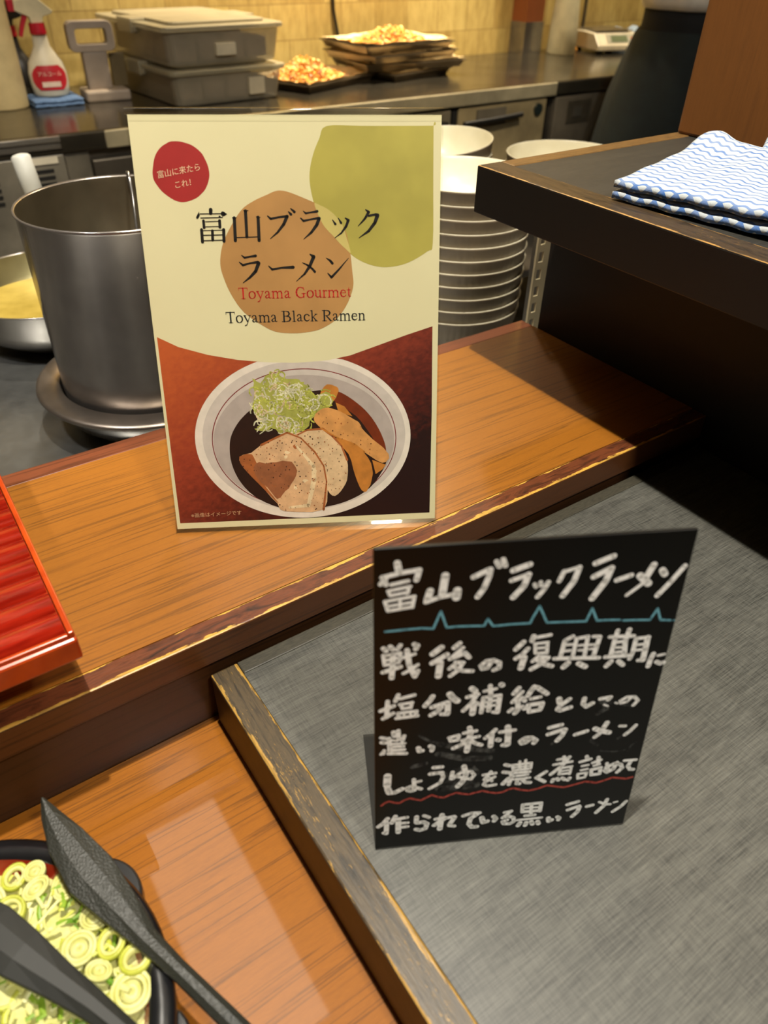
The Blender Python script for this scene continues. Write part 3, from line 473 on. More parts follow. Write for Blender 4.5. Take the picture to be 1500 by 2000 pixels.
write('handwriting', "218,4062,65,231,3980,66;80,3914,48,244,3951,48,423,3975,48;418,3965,55,396,3864,56;114,3899,48,67,3842,49;100,3888,48,117,3832,49;165,3828,40,320,3858,40;135,3758,34,342,3794,34;335,3795,34,313,3714,34;135,3758,34,155,3704,34;155,3704,34,323,3730,34;105,3640,34,385,3679,34;382,3672,36,364,3553,37;105,3640,36,136,3529,37;136,3529,37,367,3559,37;247,3652,32,249,3551,32;125,3581,30,361,3611,30;663,3891,74,644,3688,75;528,3729,70,504,3624,71;489,3600,48,617,3646,48,740,3667,48;784,3711,82,778,3632,83;927,3851,56,1073,3926,56;1084,3925,56,1074,3846,57,1037,3718,57,981,3621,58;1133,4008,51,1163,3953,52;1193,4028,51,1220,3957,52;1297,3896,61,1451,3953,61;1292,3782,50,1458,3842,50;1451,3840,62,1419,3711,62,1326,3585,63;1521,3720,42,1537,3691,42;1577,3741,42,1586,3702,42;1651,3735,49,1623,3661,49,1564,3570,50;1790,3846,48,1756,3739,49;1791,3843,39,1932,3885,39;1933,3881,57,1901,3727,58,1811,3562,59;2083,3915,60,2249,3986,59;2088,3760,61,2245,3850,60;2250,3850,65,2215,3701,66,2110,3506,67;2323,3703,54,2460,3751,54;2664,3855,68,2606,3695,69;2594,3645,38,2453,3514,39;2549,3738,76,2649,3638,77;2762,3784,71,2794,3737,71;2978,3818,54,2878,3647,55,2768,3484,56;94,3076,52,119,3044,52;159,3092,52,184,3057,52;258,3101,48,229,3053,48;104,2981,39,261,3004,39;261,3004,39,251,2900,39;91,2989,39,105,2862,39;105,2862,39,241,2882,39;109,2921,34,250,2946,34;89,2771,51,262,2826,51;189,2992,57,176,2690,59;275,2937,39,401,2977,39;324,3030,57,348,2844,58,407,2687,59;436,2754,52,407,2683,52;434,2835,40,354,2770,40,293,2736,40;393,3101,52,426,3082,52,409,3041,53;663,3036,64,578,2959,65;721,2938,58,577,2840,59;659,2839,70,646,2664,72;842,3070,53,789,3017,53;876,3008,46,760,2879,47;755,2880,54,900,2940,54,945,2879,54;815,2809,47,756,2748,47;814,2830,47,892,2815,47;887,2815,47,850,2725,48,766,2652,48;818,2755,47,893,2707,48,990,2694,48;1179,2799,50,1143,2722,50,1091,2713,50,1072,2756,50,1126,2811,50,1198,2817,50,1264,2777,50,1264,2709,51,1209,2685,51;1485,3024,56,1413,2936,56;1537,2933,51,1490,2862,52,1424,2814,52;1511,2819,69,1488,2684,70;1580,3088,55,1570,3032,56;1608,3069,41,1751,3089,41;1601,2989,34,1735,2996,34;1730,2990,37,1740,2858,37;1608,2974,37,1619,2870,37;1626,2863,35,1740,2862,35;1624,2929,32,1727,2930,32;1658,2818,45,1604,2760,45;1659,2811,55,1759,2794,55;1749,2781,55,1691,2716,55,1599,2655,55;1664,2761,55,1736,2705,55,1811,2676,56;1983,3047,49,1908,3000,49,1889,2809,50;1926,2943,34,1991,2944,34;1925,2863,35,1980,2866,35;2025,3016,42,2017,2796,43;2030,3015,42,2142,3032,42;2139,3018,44,2139,2791,45;2060,2923,30,2114,2925,30;2068,2860,30,2113,2856,30;2198,3026,42,2264,3020,42;2265,3013,49,2250,2898,50,2236,2774,50;2164,2920,30,2247,2919,30;2178,2863,30,2244,2864,30;1827,2773,47,1994,2763,48,2297,2737,48;1980,2701,63,1937,2648,63;2093,2682,63,2168,2632,64;2371,3003,44,2621,2993,45;2441,3078,49,2430,2977,50,2418,2748,51;2561,3080,54,2542,2939,55,2562,2755,56;2444,2927,35,2543,2932,35;2450,2857,33,2556,2854,33;2455,2794,33,2556,2795,33;2364,2740,48,2599,2737,48;2436,2676,56,2395,2615,57;2516,2668,56,2570,2615,57;2652,2942,50,2649,2775,51,2630,2692,51;2655,2955,42,2787,2963,42;2774,2958,62,2778,2804,63,2777,2662,64;2777,2660,44,2726,2660,44;2676,2870,33,2765,2875,33;2678,2800,33,2767,2805,33;2877,2731,56,2861,2668,57,2852,2568,57;2933,2704,33,2999,2716,33;2933,2618,52,2979,2591,52,3011,2603,52;137,2372,50,128,2156,52;66,2248,51,198,2304,51;90,2136,49,194,2200,49;244,2449,50,217,2372,51;268,2398,44,409,2433,44;260,2316,38,392,2330,38;387,2334,38,376,2257,38;269,2321,38,289,2261,38;289,2254,38,374,2264,38;247,2194,40,438,2205,40;247,2194,43,252,2141,43;433,2199,43,430,2146,43;228,2124,43,449,2138,43;309,2187,29,310,2141,29;376,2186,29,377,2139,29;599,2393,57,573,2338,58,522,2267,58;775,2403,73,811,2344,74,857,2300,74;595,2239,56,756,2292,56;761,2285,63,763,2134,64;764,2123,52,700,2131,52;692,2228,56,655,2173,57,589,2128,57;1001,2457,69,1037,2417,69;960,2340,51,1069,2370,51;1060,2367,51,1009,2250,52,928,2152,52;1035,2234,68,1028,2100,69;1048,2259,45,1099,2220,45;1134,2404,40,1258,2426,40;1191,2474,51,1206,2345,52,1199,2123,53;1306,2479,64,1316,2468,64;1132,2301,50,1121,2105,51;1131,2314,43,1309,2331,43;1303,2321,56,1295,2092,58;1295,2085,46,1250,2097,46;1136,2242,34,1281,2265,34;1140,2183,34,1276,2196,34;1497,2410,54,1449,2335,54;1538,2352,47,1445,2214,47;1445,2214,45,1514,2238,45;1547,2264,54,1576,2222,55;1506,2214,55,1513,2090,55,1485,2051,55;1453,2117,48,1421,2084,48;1559,2139,53,1583,2106,53;1659,2410,58,1633,2362,59,1602,2287,59;1690,2398,58,1746,2349,59,1806,2296,59;1641,2240,45,1741,2258,45;1619,2153,55,1772,2167,55;1774,2156,55,1757,2075,56;1620,2146,50,1640,2058,51;1640,2054,53,1757,2072,53;1948,2205,67,1962,2149,67;2064,2192,53,1962,2093,53,1947,2053,54;1947,2053,54,1981,2033,54,2091,2070,54;2227,2181,56,2222,2105,56,2265,2058,56,2327,2102,56;2403,2154,49,2516,2169,49;2516,2169,49,2493,2133,49;2633,2100,42,2699,2148,42,2785,2142,42,2832,2085,42,2791,2019,42;2745,2127,34,2711,2080,34,2645,2064,34;2584,2078,27,2607,2068,27;2460,2064,25,2506,2038,25;70,1861,44,119,1842,44;75,1789,49,114,1780,49;70,1611,40,100,1653,40;102,1663,40,95,1615,40;201,1924,57,211,1871,58;250,1941,50,256,1818,51;314,1859,46,295,1785,47;153,1837,51,167,1627,52;149,1755,30,326,1747,30;163,1816,30,241,1792,30;159,1712,42,306,1705,42;154,1660,42,317,1653,43;149,1612,47,338,1591,48;470,1656,59,479,1612,60;477,1607,55,512,1611,55;597,1668,55,625,1650,55,617,1600,55;795,1771,42,898,1798,42;904,1789,42,892,1725,43;800,1771,42,817,1720,43;817,1716,43,892,1725,43;1012,1894,61,1028,1798,61,1003,1704,62;954,1821,47,1085,1840,47;943,1711,45,1121,1752,45;1004,1690,53,926,1643,53,850,1603,53;1023,1715,52,1087,1651,53,1155,1617,53;1011,1661,67,1001,1541,68;1296,1832,52,1250,1771,52,1194,1715,53;1261,1756,62,1259,1587,63;1350,1786,48,1510,1800,48;1429,1857,71,1442,1747,72,1448,1591,73;1439,1575,56,1395,1584,56;1333,1674,63,1347,1668,63;1692,1635,59,1647,1593,59,1608,1584,59,1590,1621,58,1640,1662,58,1709,1661,58,1764,1613,59,1743,1574,59;1892,1787,53,2026,1818,53;1889,1686,54,2065,1746,54;2076,1738,58,2048,1646,59,2002,1576,59;2198,1644,52,2327,1687,52;2537,1787,61,2506,1699,61;2473,1621,52,2429,1578,52;2414,1710,66,2485,1667,66,2584,1632,67;2694,1717,40,2756,1710,40;2877,1708,48,2826,1626,48,2774,1573,48;141,1259,88,136,1108,89;141,1062,77,160,986,78;157,980,60,224,981,60,304,1030,60;432,1164,50,441,1004,50;441,989,50,400,979,50,363,997,50,357,1034,50,398,1056,50,450,1033,50,515,1001,50;459,1120,42,508,1131,42;647,1327,52,739,1326,52;612,1228,54,681,1235,55,743,1234,55;743,1226,47,761,1164,47,729,1071,48,612,992,48;862,1225,50,851,1122,50;862,1116,45,911,1166,45,980,1224,45,1075,1204,45,1110,1147,45,1077,1086,46,1003,1105,45,917,1150,45;986,1302,64,1015,1167,65,980,1051,66,931,984,66;1215,1132,43,1351,1144,43;1296,1174,43,1231,1054,43;1231,1054,43,1282,1078,43,1318,1022,43;1345,1084,43,1245,1014,43,1227,971,44,1271,941,44,1366,951,44;1452,1267,50,1498,1246,50;1441,1148,51,1498,1133,51;1506,1033,56,1452,953,57;1540,1248,38,1749,1257,38;1534,1248,38,1552,1171,38;1749,1257,38,1748,1167,38;1553,1164,38,1748,1167,38;1613,1297,35,1626,1169,36;1680,1311,35,1690,1160,36;1543,1210,25,1743,1209,25;1541,1120,46,1742,1115,46;1530,1129,48,1542,1051,49,1521,934,49;1578,1062,38,1726,1069,38;1572,1009,39,1753,1015,39;1616,995,49,1611,937,49,1644,930,49;1669,996,49,1718,938,49,1770,931,49;1937,1089,49,1834,1004,49,1937,923,50;2048,1270,38,2147,1279,38;2118,1305,48,2137,1198,49;2015,1192,41,2219,1217,41;2182,1297,48,2110,1157,49,1997,1035,49;2093,1121,36,2230,1138,36;2225,1134,36,2220,1012,36;2104,1120,36,2094,1030,36;2095,1022,36,2218,1028,36;2105,1069,26,2216,1082,26;2038,945,50,2029,910,50;2082,954,50,2098,929,50;2141,954,50,2172,926,50;2230,942,50,2213,913,50;2319,1197,44,2437,1231,44;2384,1278,48,2399,1231,49;2350,1125,34,2422,1135,34;2349,1056,34,2421,1070,34;2319,999,34,2421,1008,34;2421,1008,37,2410,932,37;2320,991,37,2330,920,37;2330,920,34,2410,932,34;2469,1162,41,2560,1200,41;2526,1245,49,2538,1130,49;2492,1113,36,2555,1128,36;2469,1048,47,2580,1071,47;2578,1064,47,2579,971,47;2469,1048,44,2482,961,45;2482,961,45,2580,967,45;2641,1132,44,2672,1021,45;2640,1071,42,2710,1107,42;2760,1131,49,2734,1028,50,2665,983,50,2632,1014,50,2656,1072,50,2730,1117,49,2810,1094,50,2837,1032,50,2788,966,50;2844,1150,42,2980,1147,42;2924,1124,47,2899,1052,47,2937,993,47,2976,987,48;143,546,58,91,465,58,37,419,58;133,474,58,128,297,59;128,281,51,99,298,51;233,573,57,191,465,58;249,522,50,368,536,50;266,503,66,268,289,67;293,442,45,376,440,45;294,368,45,377,371,45;563,536,50,621,498,50;478,527,58,475,430,58;486,420,59,561,425,59,603,386,59,586,306,59,522,282,59,476,306,59;773,516,66,756,271,68;700,453,51,807,470,51,682,344,51;693,342,51,819,452,51,915,470,51;924,455,59,868,332,59;868,312,51,926,295,52;1024,461,51,1119,496,51,1216,487,51;1184,465,59,1114,407,59,1098,310,60,1137,245,60,1199,244,60;1248,395,68,1268,314,68;1268,309,63,1319,323,63;1388,398,60,1419,352,60,1401,317,60;1513,450,44,1595,463,44;1595,459,42,1500,362,42;1500,357,50,1562,380,50,1629,342,50,1641,271,50,1596,235,50,1520,246,50,1504,286,50,1557,310,50;1720,555,47,1942,557,47;1941,544,49,1940,415,50;1721,545,47,1727,431,47;1727,428,47,1939,423,47;1826,555,44,1837,351,45;1732,490,31,1934,486,31;1769,353,45,1885,352,45;1682,286,37,1975,290,37;1720,233,59,1700,185,59;1796,225,59,1787,178,59;1856,235,59,1874,187,59;1933,224,59,1949,182,59;2061,266,61,2073,210,62;2073,210,59,2104,227,59;2169,272,53,2197,245,54,2188,217,54;2264,478,50,2391,515,50;2282,380,50,2413,433,50;2421,416,56,2406,330,56,2353,254,56;2511,410,50,2579,424,50;2744,500,53,2722,395,53,2644,281,54;2654,469,37,2730,418,37,2797,408,37;2838,434,29,2878,444,29;2989,433,48,2938,347,48,2851,267,49", .00012, chalk('white_marker', (250,250,244), (206,206,196)))
write('pulse_line', "111,3282,24,315,3290,24,462,3292,24,573,3276,24,639,3477,23,704,3278,24,801,3282,24,919,3276,24,1070,3265,24,1101,3346,24,1159,3254,24,1329,3260,24,1524,3256,24;1526,3256,24,1543,3315,24,1599,3456,24,1695,3248,24,1880,3239,25,2091,3228,25,2132,3383,24,2203,3226,25,2325,3223,25,2439,3214,25;2474,3204,25,2610,3197,25,2753,3185,25,2806,3321,25,2865,3175,25,2970,3161,25;3007,3155,23,3011,3157,23", .00010, chalk('blue_marker', (110,172,186), (70,120,134)))
write('wavy_underline', "72,779,28,111,820,28,158,841,28,226,806,28,278,795,28,330,835,28,392,860,28,455,832,28,519,807,28,580,845,28,642,879,28,717,833,28,781,816,28,854,853,28,926,877,28,991,849,28,1067,829,28,1150,850,28,1224,866,28,1312,827,29,1388,805,29,1463,813,29;1472,817,29,1523,850,29,1586,860,29,1676,819,29,1765,794,29,1871,812,29,1975,855,29,2077,822,29,2179,792,29,2306,822,29,2421,856,29,2489,840,29,2559,815,29,2654,844,29,2747,882,29,2839,858,29,2920,837,29,2989,856,29", .00010, chalk('red_marker', (176,74,62), (136,50,42)))

# ------------------------------------------------------------------ red lacquer box
M_red = pm('red_lacquer', (164,34,16), .2, col2=(128,20,8), scale=14, stretch=(2,20,20), coat=.6)
M_orange = pm('orange_lacquer', (196,74,18), .3, col2=(160,50,12), scale=30, coat=.4)
bx = thing('lacquer_box', (.0211,.344,-.388), 'red lacquered box with ribbed slat lid on the left of the serving counter', 'box')
part(MB().box(-.47,-.055,.385,.60,-.388,-.352), 'plinth', M_black, bx)
part(MB().box(-.47,.0211,.344,.615,-.352,-.3345), 'box_body', M_orange, bx, .002)
part(MB().box(.0170,.0205,.3465,.615,-.3345,-.3300).box(-.47,.017,.3465,.3495,-.3345,-.3315), 'lid_frame', M_orange, bx, .0008)
ys = .3498; k = 0
while ys < .60:
    wd = .0203; s = MB(); pr = [(ys+wd/2-wd/2*math.cos(math.pi*i/10)*.95, -.3345+.0082*math.sin(math.pi*i/10)) for i in range(11)]
    vs = [(x,y,z) for x in (-.47,.0163) for y,z in pr]; s.add(vs, [(i,i+1,12+i,11+i) for i in range(10)]+[list(range(11)),list(range(11,22))], 0, True); s.sm[-1] = s.sm[-2] = False
    part(s, 'slat', M_red, bx); ys += wd

# ------------------------------------------------------------------ leek bowl
BC = (-.109,.203); BR = .112
bo = thing('leek_bowl', (BC[0],BC[1],-.478), 'black bowl with red inside heaped with sliced leek on the lower counter', 'bowl')
M_lacq = pm('black_lacquer', (24,25,27), .28, coat=.4, col2=(16,16,18)); M_redin = pm('red_bowl_inside', (150,34,18), .3, coat=.3)
q = MB().lathe([(.0,0),(.066,0),(.07,.004),(.088,.018),(.104,.040),(BR-.0005,.052),(BR,.0565),(BR-.003,.060),(BR-.010,.0605),(BR-.013,.058)], seg=72)
q.build('bowl_shell', M_lacq, bo, (0,0,0))
MB().lathe([(BR-.013,.058),(.094,.046),(.08,.026),(.06,.012),(0,.010)], seg=72).build('bowl_inside', M_redin, bo, (0,0,0))
for ang in (24,-30):
    a = math.radians(ang); lug = MB(); pts = []
    for i in range(13):
        t = a+math.radians(-12+24*i/12); r = BR-.004+.012*math.sin(math.pi*i/12)**.6; pts.append((r*math.cos(t), r*math.sin(t)))
    inner = [((BR-.006)*math.cos(a+math.radians(12-24*i/12)), (BR-.006)*math.sin(a+math.radians(12-24*i/12))) for i in range(13)]
    lug.prism(pts+inner, .038, .048); lug.build('lug', M_lacq, bo, (0,0,0), .002)
random.seed(11)
def leek(name, c, c2): return pm(name, c, .42, col2=c2, scale=90, sss=0)
M_lk = [leek('leek_white', (214,212,146), (196,194,104)), leek('leek_yellow', (200,202,84), (172,178,50)), leek('leek_green', (140,170,48), (88,130,26))]
def heap(x, y):
    r = math.hypot(x,y)/(BR-.014); return .056+.010*(1-r*r)+.003*math.sin(x*90)*math.cos(y*70)
hp = MB(); S = 26
g = []
for j in range(S+1):
    for i in range(48):
        r = (BR-.0145)*j/S; a = 2*math.pi*i/48; x, y = r*math.cos(a), r*math.sin(a); g.append((x, y, heap(x,y)-.007+random.uniform(-.0012,.0012)))
hp.add(g, [(j*48+i, j*48+(i+1)%48, (j+1)*48+(i+1)%48, (j+1)*48+i) for j in range(S) for i in range(48)], 0, True)
for k in range(900):
    r = (BR-.018)*math.sqrt(random.random()); a = random.uniform(0,6.283); x, y = r*math.cos(a), r*math.sin(a); z = heap(x,y)-.003+random.uniform(-.003,.003)
    L = random.uniform(.004,.014); th = random.uniform(0,6.283); cv = random.uniform(-1.2,1.2); wd = random.uniform(.0007,.0017); ti = random.uniform(-.25,.25); top = []; bot = []
    mi = random.choices((0,1,2),(9,5,3.6))[0]; px, py = x, y; vs = []
    for i in range(5):
        nx_, ny_ = -math.sin(th), math.cos(th); zz = z+ti*L*(i/4-.5)
        vs += [(px+nx_*wd, py+ny_*wd, zz), (px, py, zz+.0011), (px-nx_*wd, py-ny_*wd, zz)]; px += L/4*math.cos(th); py += L/4*math.sin(th); th += cv/4
    if math.hypot(px,py) > BR-.016: continue
    hp.add(vs, [(3*i+c, 3*i+c+1, 3*i+c+4, 3*i+c+3) for i in range(4) for c in (0,1)], mi, True)
tag(hp.build('leek_shreds', M_lk, loc=(BC[0],BC[1],-.478)), 'fine pale green leek shreds filling the black bowl', 'leek', kind='stuff')
protos = []
for v in range(7):
    q = MB(); ro = (.0105,.0088,.0078,.0092,.0066,.0074,.0058)[v]; th = (.0030,.0036,.0050,.0026,.0042,.006,.003)[v]; el = (1,.82,.9,.7,1,.86,.94)[v]
    def ring(r0, r1, h, mi): q.lathe([(r0,0),(r1,0),(r1,h),(r0,h),(r0,0)], seg=22, mi=mi, smooth=True, sy=el)
    ring(ro*.80, ro, th, 1 if v%3 else 0); ring(ro*.56, ro*.78, th*.92, 0)
    if v in (0,3,6): ring(ro*.02, ro*.5, th*.8, 0)
    if v == 5: ring(ro*.30, ro*.5, th*.9, 2)
    protos.append(q)
made = []; n_sl = 0
fixed = [(-.020,.0,0),(.0,.0,1)]
spots_ = []
def px_on(x, y, z):   # a pixel of the photograph as a point at height z
    d = R_*((x-750)/FPX)+D_*((y-1000)/FPX)+F_; k = z/d.z; return d.x*k, d.y*k
for (px, py, v, s) in ((64,1726,3,.85),(115,1718,3,.95),(150,1845,0,.85),(215,1835,1,1.0),(250,1925,0,.98),(20,1780,4,1.2),(60,1690,6,1.1),(262,1865,2,1.1),(20,1700,1,.9),(190,1890,3,.8)):
    x, y = px_on(px, py, -.412); spots_.append((x-BC[0], y-BC[1], v, s, .10))
for k in range(130):
    r = (BR-.024)*math.sqrt(random.random()); a = random.uniform(0,6.283); x, y = r*math.cos(a), r*math.sin(a); s = random.uniform(.55,.9)
    if all(math.hypot(x-t[0], y-t[1]) > .0105*(s+t[3])*.74 for t in spots_): spots_.append((x, y, random.randrange(7), s, random.uniform(.1,.6)))
LBL = 'round slice of pale leek lying on the leek heap in the black bowl'
pm_o = [None]*7
for (x, y, v, s, ti) in spots_:
    if pm_o[v] is None: o = pm_o[v] = protos[v].build('leek_slice', M_lk)
    else: o = pm_o[v].copy(); C.objects.link(o)
    o.location = (BC[0]+x, BC[1]+y, -.478+heap(x,y)-.0006+H); o.scale = (s,s,s); o.rotation_euler = (random.uniform(-ti,ti), random.uniform(-ti,ti), random.uniform(0,6.28))
    tag(o, LBL, 'leek slice', 'leek slices on the heap in the black bowl')

# ------------------------------------------------------------------ serving tongs
M_tong = pm('black_nylon', (30,31,27), .6, col2=(24,25,22), scale=50)
def tong_mat():
    m, n, b = nt('ribbed_nylon'); v = coords(n, (1,1,1)); wv = N(n,'ShaderNodeTexVoronoi'); wv.inputs['Scale'].default_value = 900; n.links.new(v, wv.inputs['Vector'])
    b.inputs['Base Color'].default_value = srgb((40,41,35)); b.inputs['Roughness'].default_value = .45; bump(n, b, wv.outputs['Distance'], .5, .0005); return m
tg = thing('serving_tongs', (-.01,.215,-.414), 'black nylon serving tongs laid across the leek bowl', 'tongs')
def arm(cl, wds, zc, nm, th=.0030):
    """flat tapered bar along a centre line; wds = half widths"""
    q = MB(); L = []; R = []
    for i, (x, y) in enumerate(cl):
        a = cl[max(i-1,0)]; b = cl[min(i+1,len(cl)-1)]; dx, dy = b[0]-a[0], b[1]-a[1]; l = math.hypot(dx,dy); nx_, ny_ = -dy/l, dx/l; wd = wds[i]
        for s, z in ((1,-th),(1,th*.2),(.35,th),(-.35,th),(-1,th*.2),(-1,-th)): L.append((x+nx_*wd*s, y+ny_*wd*s, zc[i]+z))
    k = len(cl); fs = [(6*i+j, 6*i+(j+1)%6, 6*i+6+(j+1)%6, 6*i+6+j) for i in range(k-1) for j in range(6)]+[list(range(6)), list(range(6*k-6,6*k))]
    q.add(L, fs, 0, False); return q
def cl_px(pts, z): return [px_on(x, y, zz) for (x, y), zz in zip(pts, z)]
z1 = [-.398,-.400,-.402,-.405,-.408,-.412,-.414,-.418,-.430]
a1 = arm(cl_px([(84,1562),(98,1592),(128,1640),(178,1708),(232,1770),(285,1832),(345,1890),(440,1982),(540,2080)], z1), [.0012,.0050,.0098,.0128,.0096,.0058,.0046,.0048,.0050], z1, 'arm')
part(a1, 'arm', tong_mat(), tg, .0006)
z2 = [-.398,-.399,-.401,-.405,-.409,-.414,-.420]
a2 = arm(cl_px([(-70,1780),(-20,1815),(40,1862),(110,1912),(180,1962),(260,2028),(400,2150)], z2), [.0105,.0125,.0115,.0085,.0066,.0052,.0050], z2, 'arm')
part(a2, 'arm', M_tong, tg, .0006)
e1, e2 = px_on(540,2080,-.430), px_on(400,2150,-.420)
part(MB().tube([(e1[0],e1[1],-.430),(e1[0]+.008,e1[1]-.022,-.430),(e1[0]-.004,e1[1]-.036,-.427),(e2[0]+.010,e2[1]-.022,-.423),(e2[0],e2[1],-.420)], .0045, 10), 'spring_end', M_tong, tg)

# ------------------------------------------------------------------ folded cloths on the raised shelf
def cloth_mat():
    m, n, b = nt('blue_wave_cloth'); wv = N(n,'ShaderNodeTexWave', wave_type='BANDS', bands_direction='Y', wave_profile='SIN'); v = coords(n, (1,1,1), 'UV')
    sp = N(n,'ShaderNodeSeparateXYZ'); n.links.new(v, sp.inputs[0])
    ph_ = mth(n,'MULTIPLY', mth(n,'SINE', mth(n,'MULTIPLY', sp.outputs[0], 300)), .0015); y = mth(n,'MULTIPLY', mth(n,'ADD', sp.outputs[1], ph_), 6.2832/.0098); s = mth(n,'SINE', y)
    nz = noise(n, coords(n), 60, 3); k = mth(n,'GREATER_THAN', s, .55)
    n.links.new(mix(n, mth(n,'MULTIPLY', k, mth(n,'MULTIPLY_ADD', nz, 1.0, .25), clamp=True), srgb((186,192,194)), srgb((58,104,170))), b.inputs['Base Color']); b.inputs['Roughness'].default_value = .9; b.inputs['Specular IOR Level'].default_value = .15
    bump(n, b, noise(n, coords(n), 900, 2), .4, .0006); return m
M_cloth = cloth_mat()
def cloth(outline, layers, t, lift, seed):
    """folded cloth: stacked soft layers over a four-sided outline (corner order: near-left, near-right, far-right, far-left)"""
    rnd = random.Random(seed); q = MB(); NX, NY = 44, 30; uv = []
    A, B, D, E_ = [Vector((p[0],p[1])) for p in outline]
    for la in range(layers):
        ins = la*.0015; zt = []
        for side in (1,0):
            for j in range(NY+1):
                for i in range(NX+1):
                    u, v = i/NX, j/NY; p = (A*(1-u)+B*u)*(1-v)+(E_*(1-u)+D*u)*v
                    ed = min(u*1.5,(1-u)*1.5,v,1-v)*7; ed = min(ed,1); z0 = la*t
                    rim = math.sqrt(max(0,1-(1-ed)**2)); mid = z0+t*.5; h = lift(u,v)*(la+1)/layers
                    rim = .62+.38*rim; z = mid+(t*.5*rim if side else -t*.5*rim)+h+.0006*math.sin(u*31+la)*math.cos(v*23)
                    q.v.append((p.x, p.y, z)); uv.append((u*.27+la*.013, v*.17+(0 if side else .003)))
        base = la*2*(NX+1)*(NY+1)
        for sd in (0,1):
            o_ = base+sd*(NX+1)*(NY+1)
            for j in range(NY):
                for i in range(NX):
                    a = o_+j*(NX+1)+i; q.f.append([a,a+1,a+NX+2,a+NX+1]); q.m.append(0); q.sm.append(True)
        top, bot = base, base+(NX+1)*(NY+1); ring = [i for i in range(NX+1)]+[(j)*(NX+1)+NX for j in range(1,NY+1)]+[NY*(NX+1)+i for i in range(NX-1,-1,-1)]+[j*(NX+1) for j in range(NY-1,0,-1)]
        for a, b in zip(ring, ring[1:]+ring[:1]): q.f.append([top+a, top+b, bot+b, bot+a]); q.m.append(0); q.sm.append(True)
    return q, uv
def build_cloth(name, outline, layers, t, lift, seed, loc):
    q, uv = cloth([(p[0]-loc[0],p[1]-loc[1]) for p in outline], layers, t, lift, seed); o = q.build(name, M_cloth, loc=loc)
    L = o.data.uv_layers.new(name='UVMap')
    for lp in o.data.loops: L.data[lp.index].uv = uv[lp.vertex_index]
    return o
SZ = -.1776
def onshelf(x, y): return px_on(x, y, SZ+.006)
cq = [onshelf(1196,376), onshelf(1560,470), onshelf(1640,352), onshelf(1375,302)]
lf = lambda u, v: .010*math.exp(-((v-.93)/.16)**2)*math.exp(-((u-.12)/.30)**2)+.0045*v*math.sin(u*7+1.2)**2+.004*math.exp(-((v-.0)/.3)**2)*u
o = build_cloth('folded_cloth', cq, 2, .0085, lf, 3, (cq[0][0],cq[0][1],SZ)); tag(o, 'folded white kitchen cloth with blue wavy lines flat on the raised shelf', 'cloth')
c2 = [onshelf(1478,318), onshelf(1600,345), onshelf(1640,292), onshelf(1512,276)]
o = build_cloth('bunched_cloth', c2, 3, .0060, lambda u,v: .012*u*(1-v)+.006*math.sin(v*6)**2, 8, (c2[0][0],c2[0][1],SZ)); tag(o, 'bunched blue and white cloth beside the foot of the wooden post', 'cloth')

# ------------------------------------------------------------------ stove side of the kitchen
def solo(mb, name, mats, loc, bevel=0):
    mb.v = [(x-loc[0], y-loc[1], z-loc[2]) for x,y,z in mb.v]; return mb.build(name, mats, None, loc, bevel)
SV = -.53
st = thing('stove_table', (.3,.66,FZ), 'stainless steel stove table behind the serving counter', 'stove')
part(MB().box(-.9,1.5,.645,1.40,-.555,SV), 'steel_top', steel('stove_steel', (150,150,146), .30, (8,8,8)), st, .004)
part(MB().box(-.88,1.48,.66,1.38,FZ,-.555), 'stove_body', M_steel_dark, st)
PC = (.2535,.912)
br = thing('burner_pan', (PC[0],PC[1]-.003,SV), 'round steel burner pan with a wide flat rim under the stock pot', 'burner')
MB().lathe([(0,.002),(.085,.002),(.105,.008),(.120,.022),(.127,.044),(.128,.056)], seg=72).build('pan_body', M_polish, br, (0,0,0))
MB().lathe([(.120,.046),(.1165,.0575),(.118,.0600),(.142,.0600),(.1465,.0585),(.1475,.0555),(.1460,.0530),(.130,.0525),(.120,.046)], seg=96).build('pan_rim', steel('worn_steel_rim', (150,138,126), .33, (6,6,6)), br, (0,0,0))
MB().lathe([(.1165,.0575),(.112,.034),(0,.030)], seg=72).build('pan_inside', M_steel_dark, br, (0,0,0))
pt = thing('stock_pot', (PC[0],PC[1],SV+.0300), 'tall stainless steel stock pot standing in the burner pan', 'pot')
PR, PHT = .1135, .2450
M_pot = steel('pot_steel', (176,168,160), .17, (5,5,1), .85)
MB().lathe([(0,.001),(PR-.012,.001),(PR-.004,.006),(PR-.0005,.016),(PR,.03),(PR,PHT-.004),(PR+.0020,PHT-.002),(PR+.0024,PHT),(PR+.0012,PHT+.0018),(PR-.0008,PHT)], seg=96).build('pot_wall', M_pot, pt, (0,0,0))
MB().lathe([(PR-.0008,PHT),(PR-.0016,PHT-.006),(PR-.0018,.004),(0,.004)], seg=96).build('pot_inside', steel('pot_inside_steel', (150,138,112), .3, (4,4,2)), pt, (0,0,0))
MB().lathe([(PR-.0025,.105),(.06,.106),(0,.106)], seg=64).build('broth', pm('brown_broth', (96,72,32), .12, col2=(70,52,22), scale=30), pt, (0,0,0))
hx, hy = px_on(249,349,-.255); hx -= .024; hy -= .050
ld = thing('ladle', (hx,hy,SV+.136), 'thin steel ladle with a hooked handle standing in the stock pot', 'ladle')
zt = PHT+.030
MB().tube([(.003,-.006,.02),(.012,.012,.08),(.020,.028,.124),(.024,.040,.140),(.025,.046,.1475),(.026,.054,.146),(.027,.056,.137),(.027,.054,.126)], .0018, 8).build('hook_handle', M_polish, ld, (0,0,0))
MB().lathe([(.0,-.022),(.018,-.018),(.030,-.004),(.034,.012),(.0325,.012),(.028,-.003),(.0,-.0195)], seg=32).build('ladle_cup', M_polish, ld, (0,0,0))
WC = (.215,1.235)
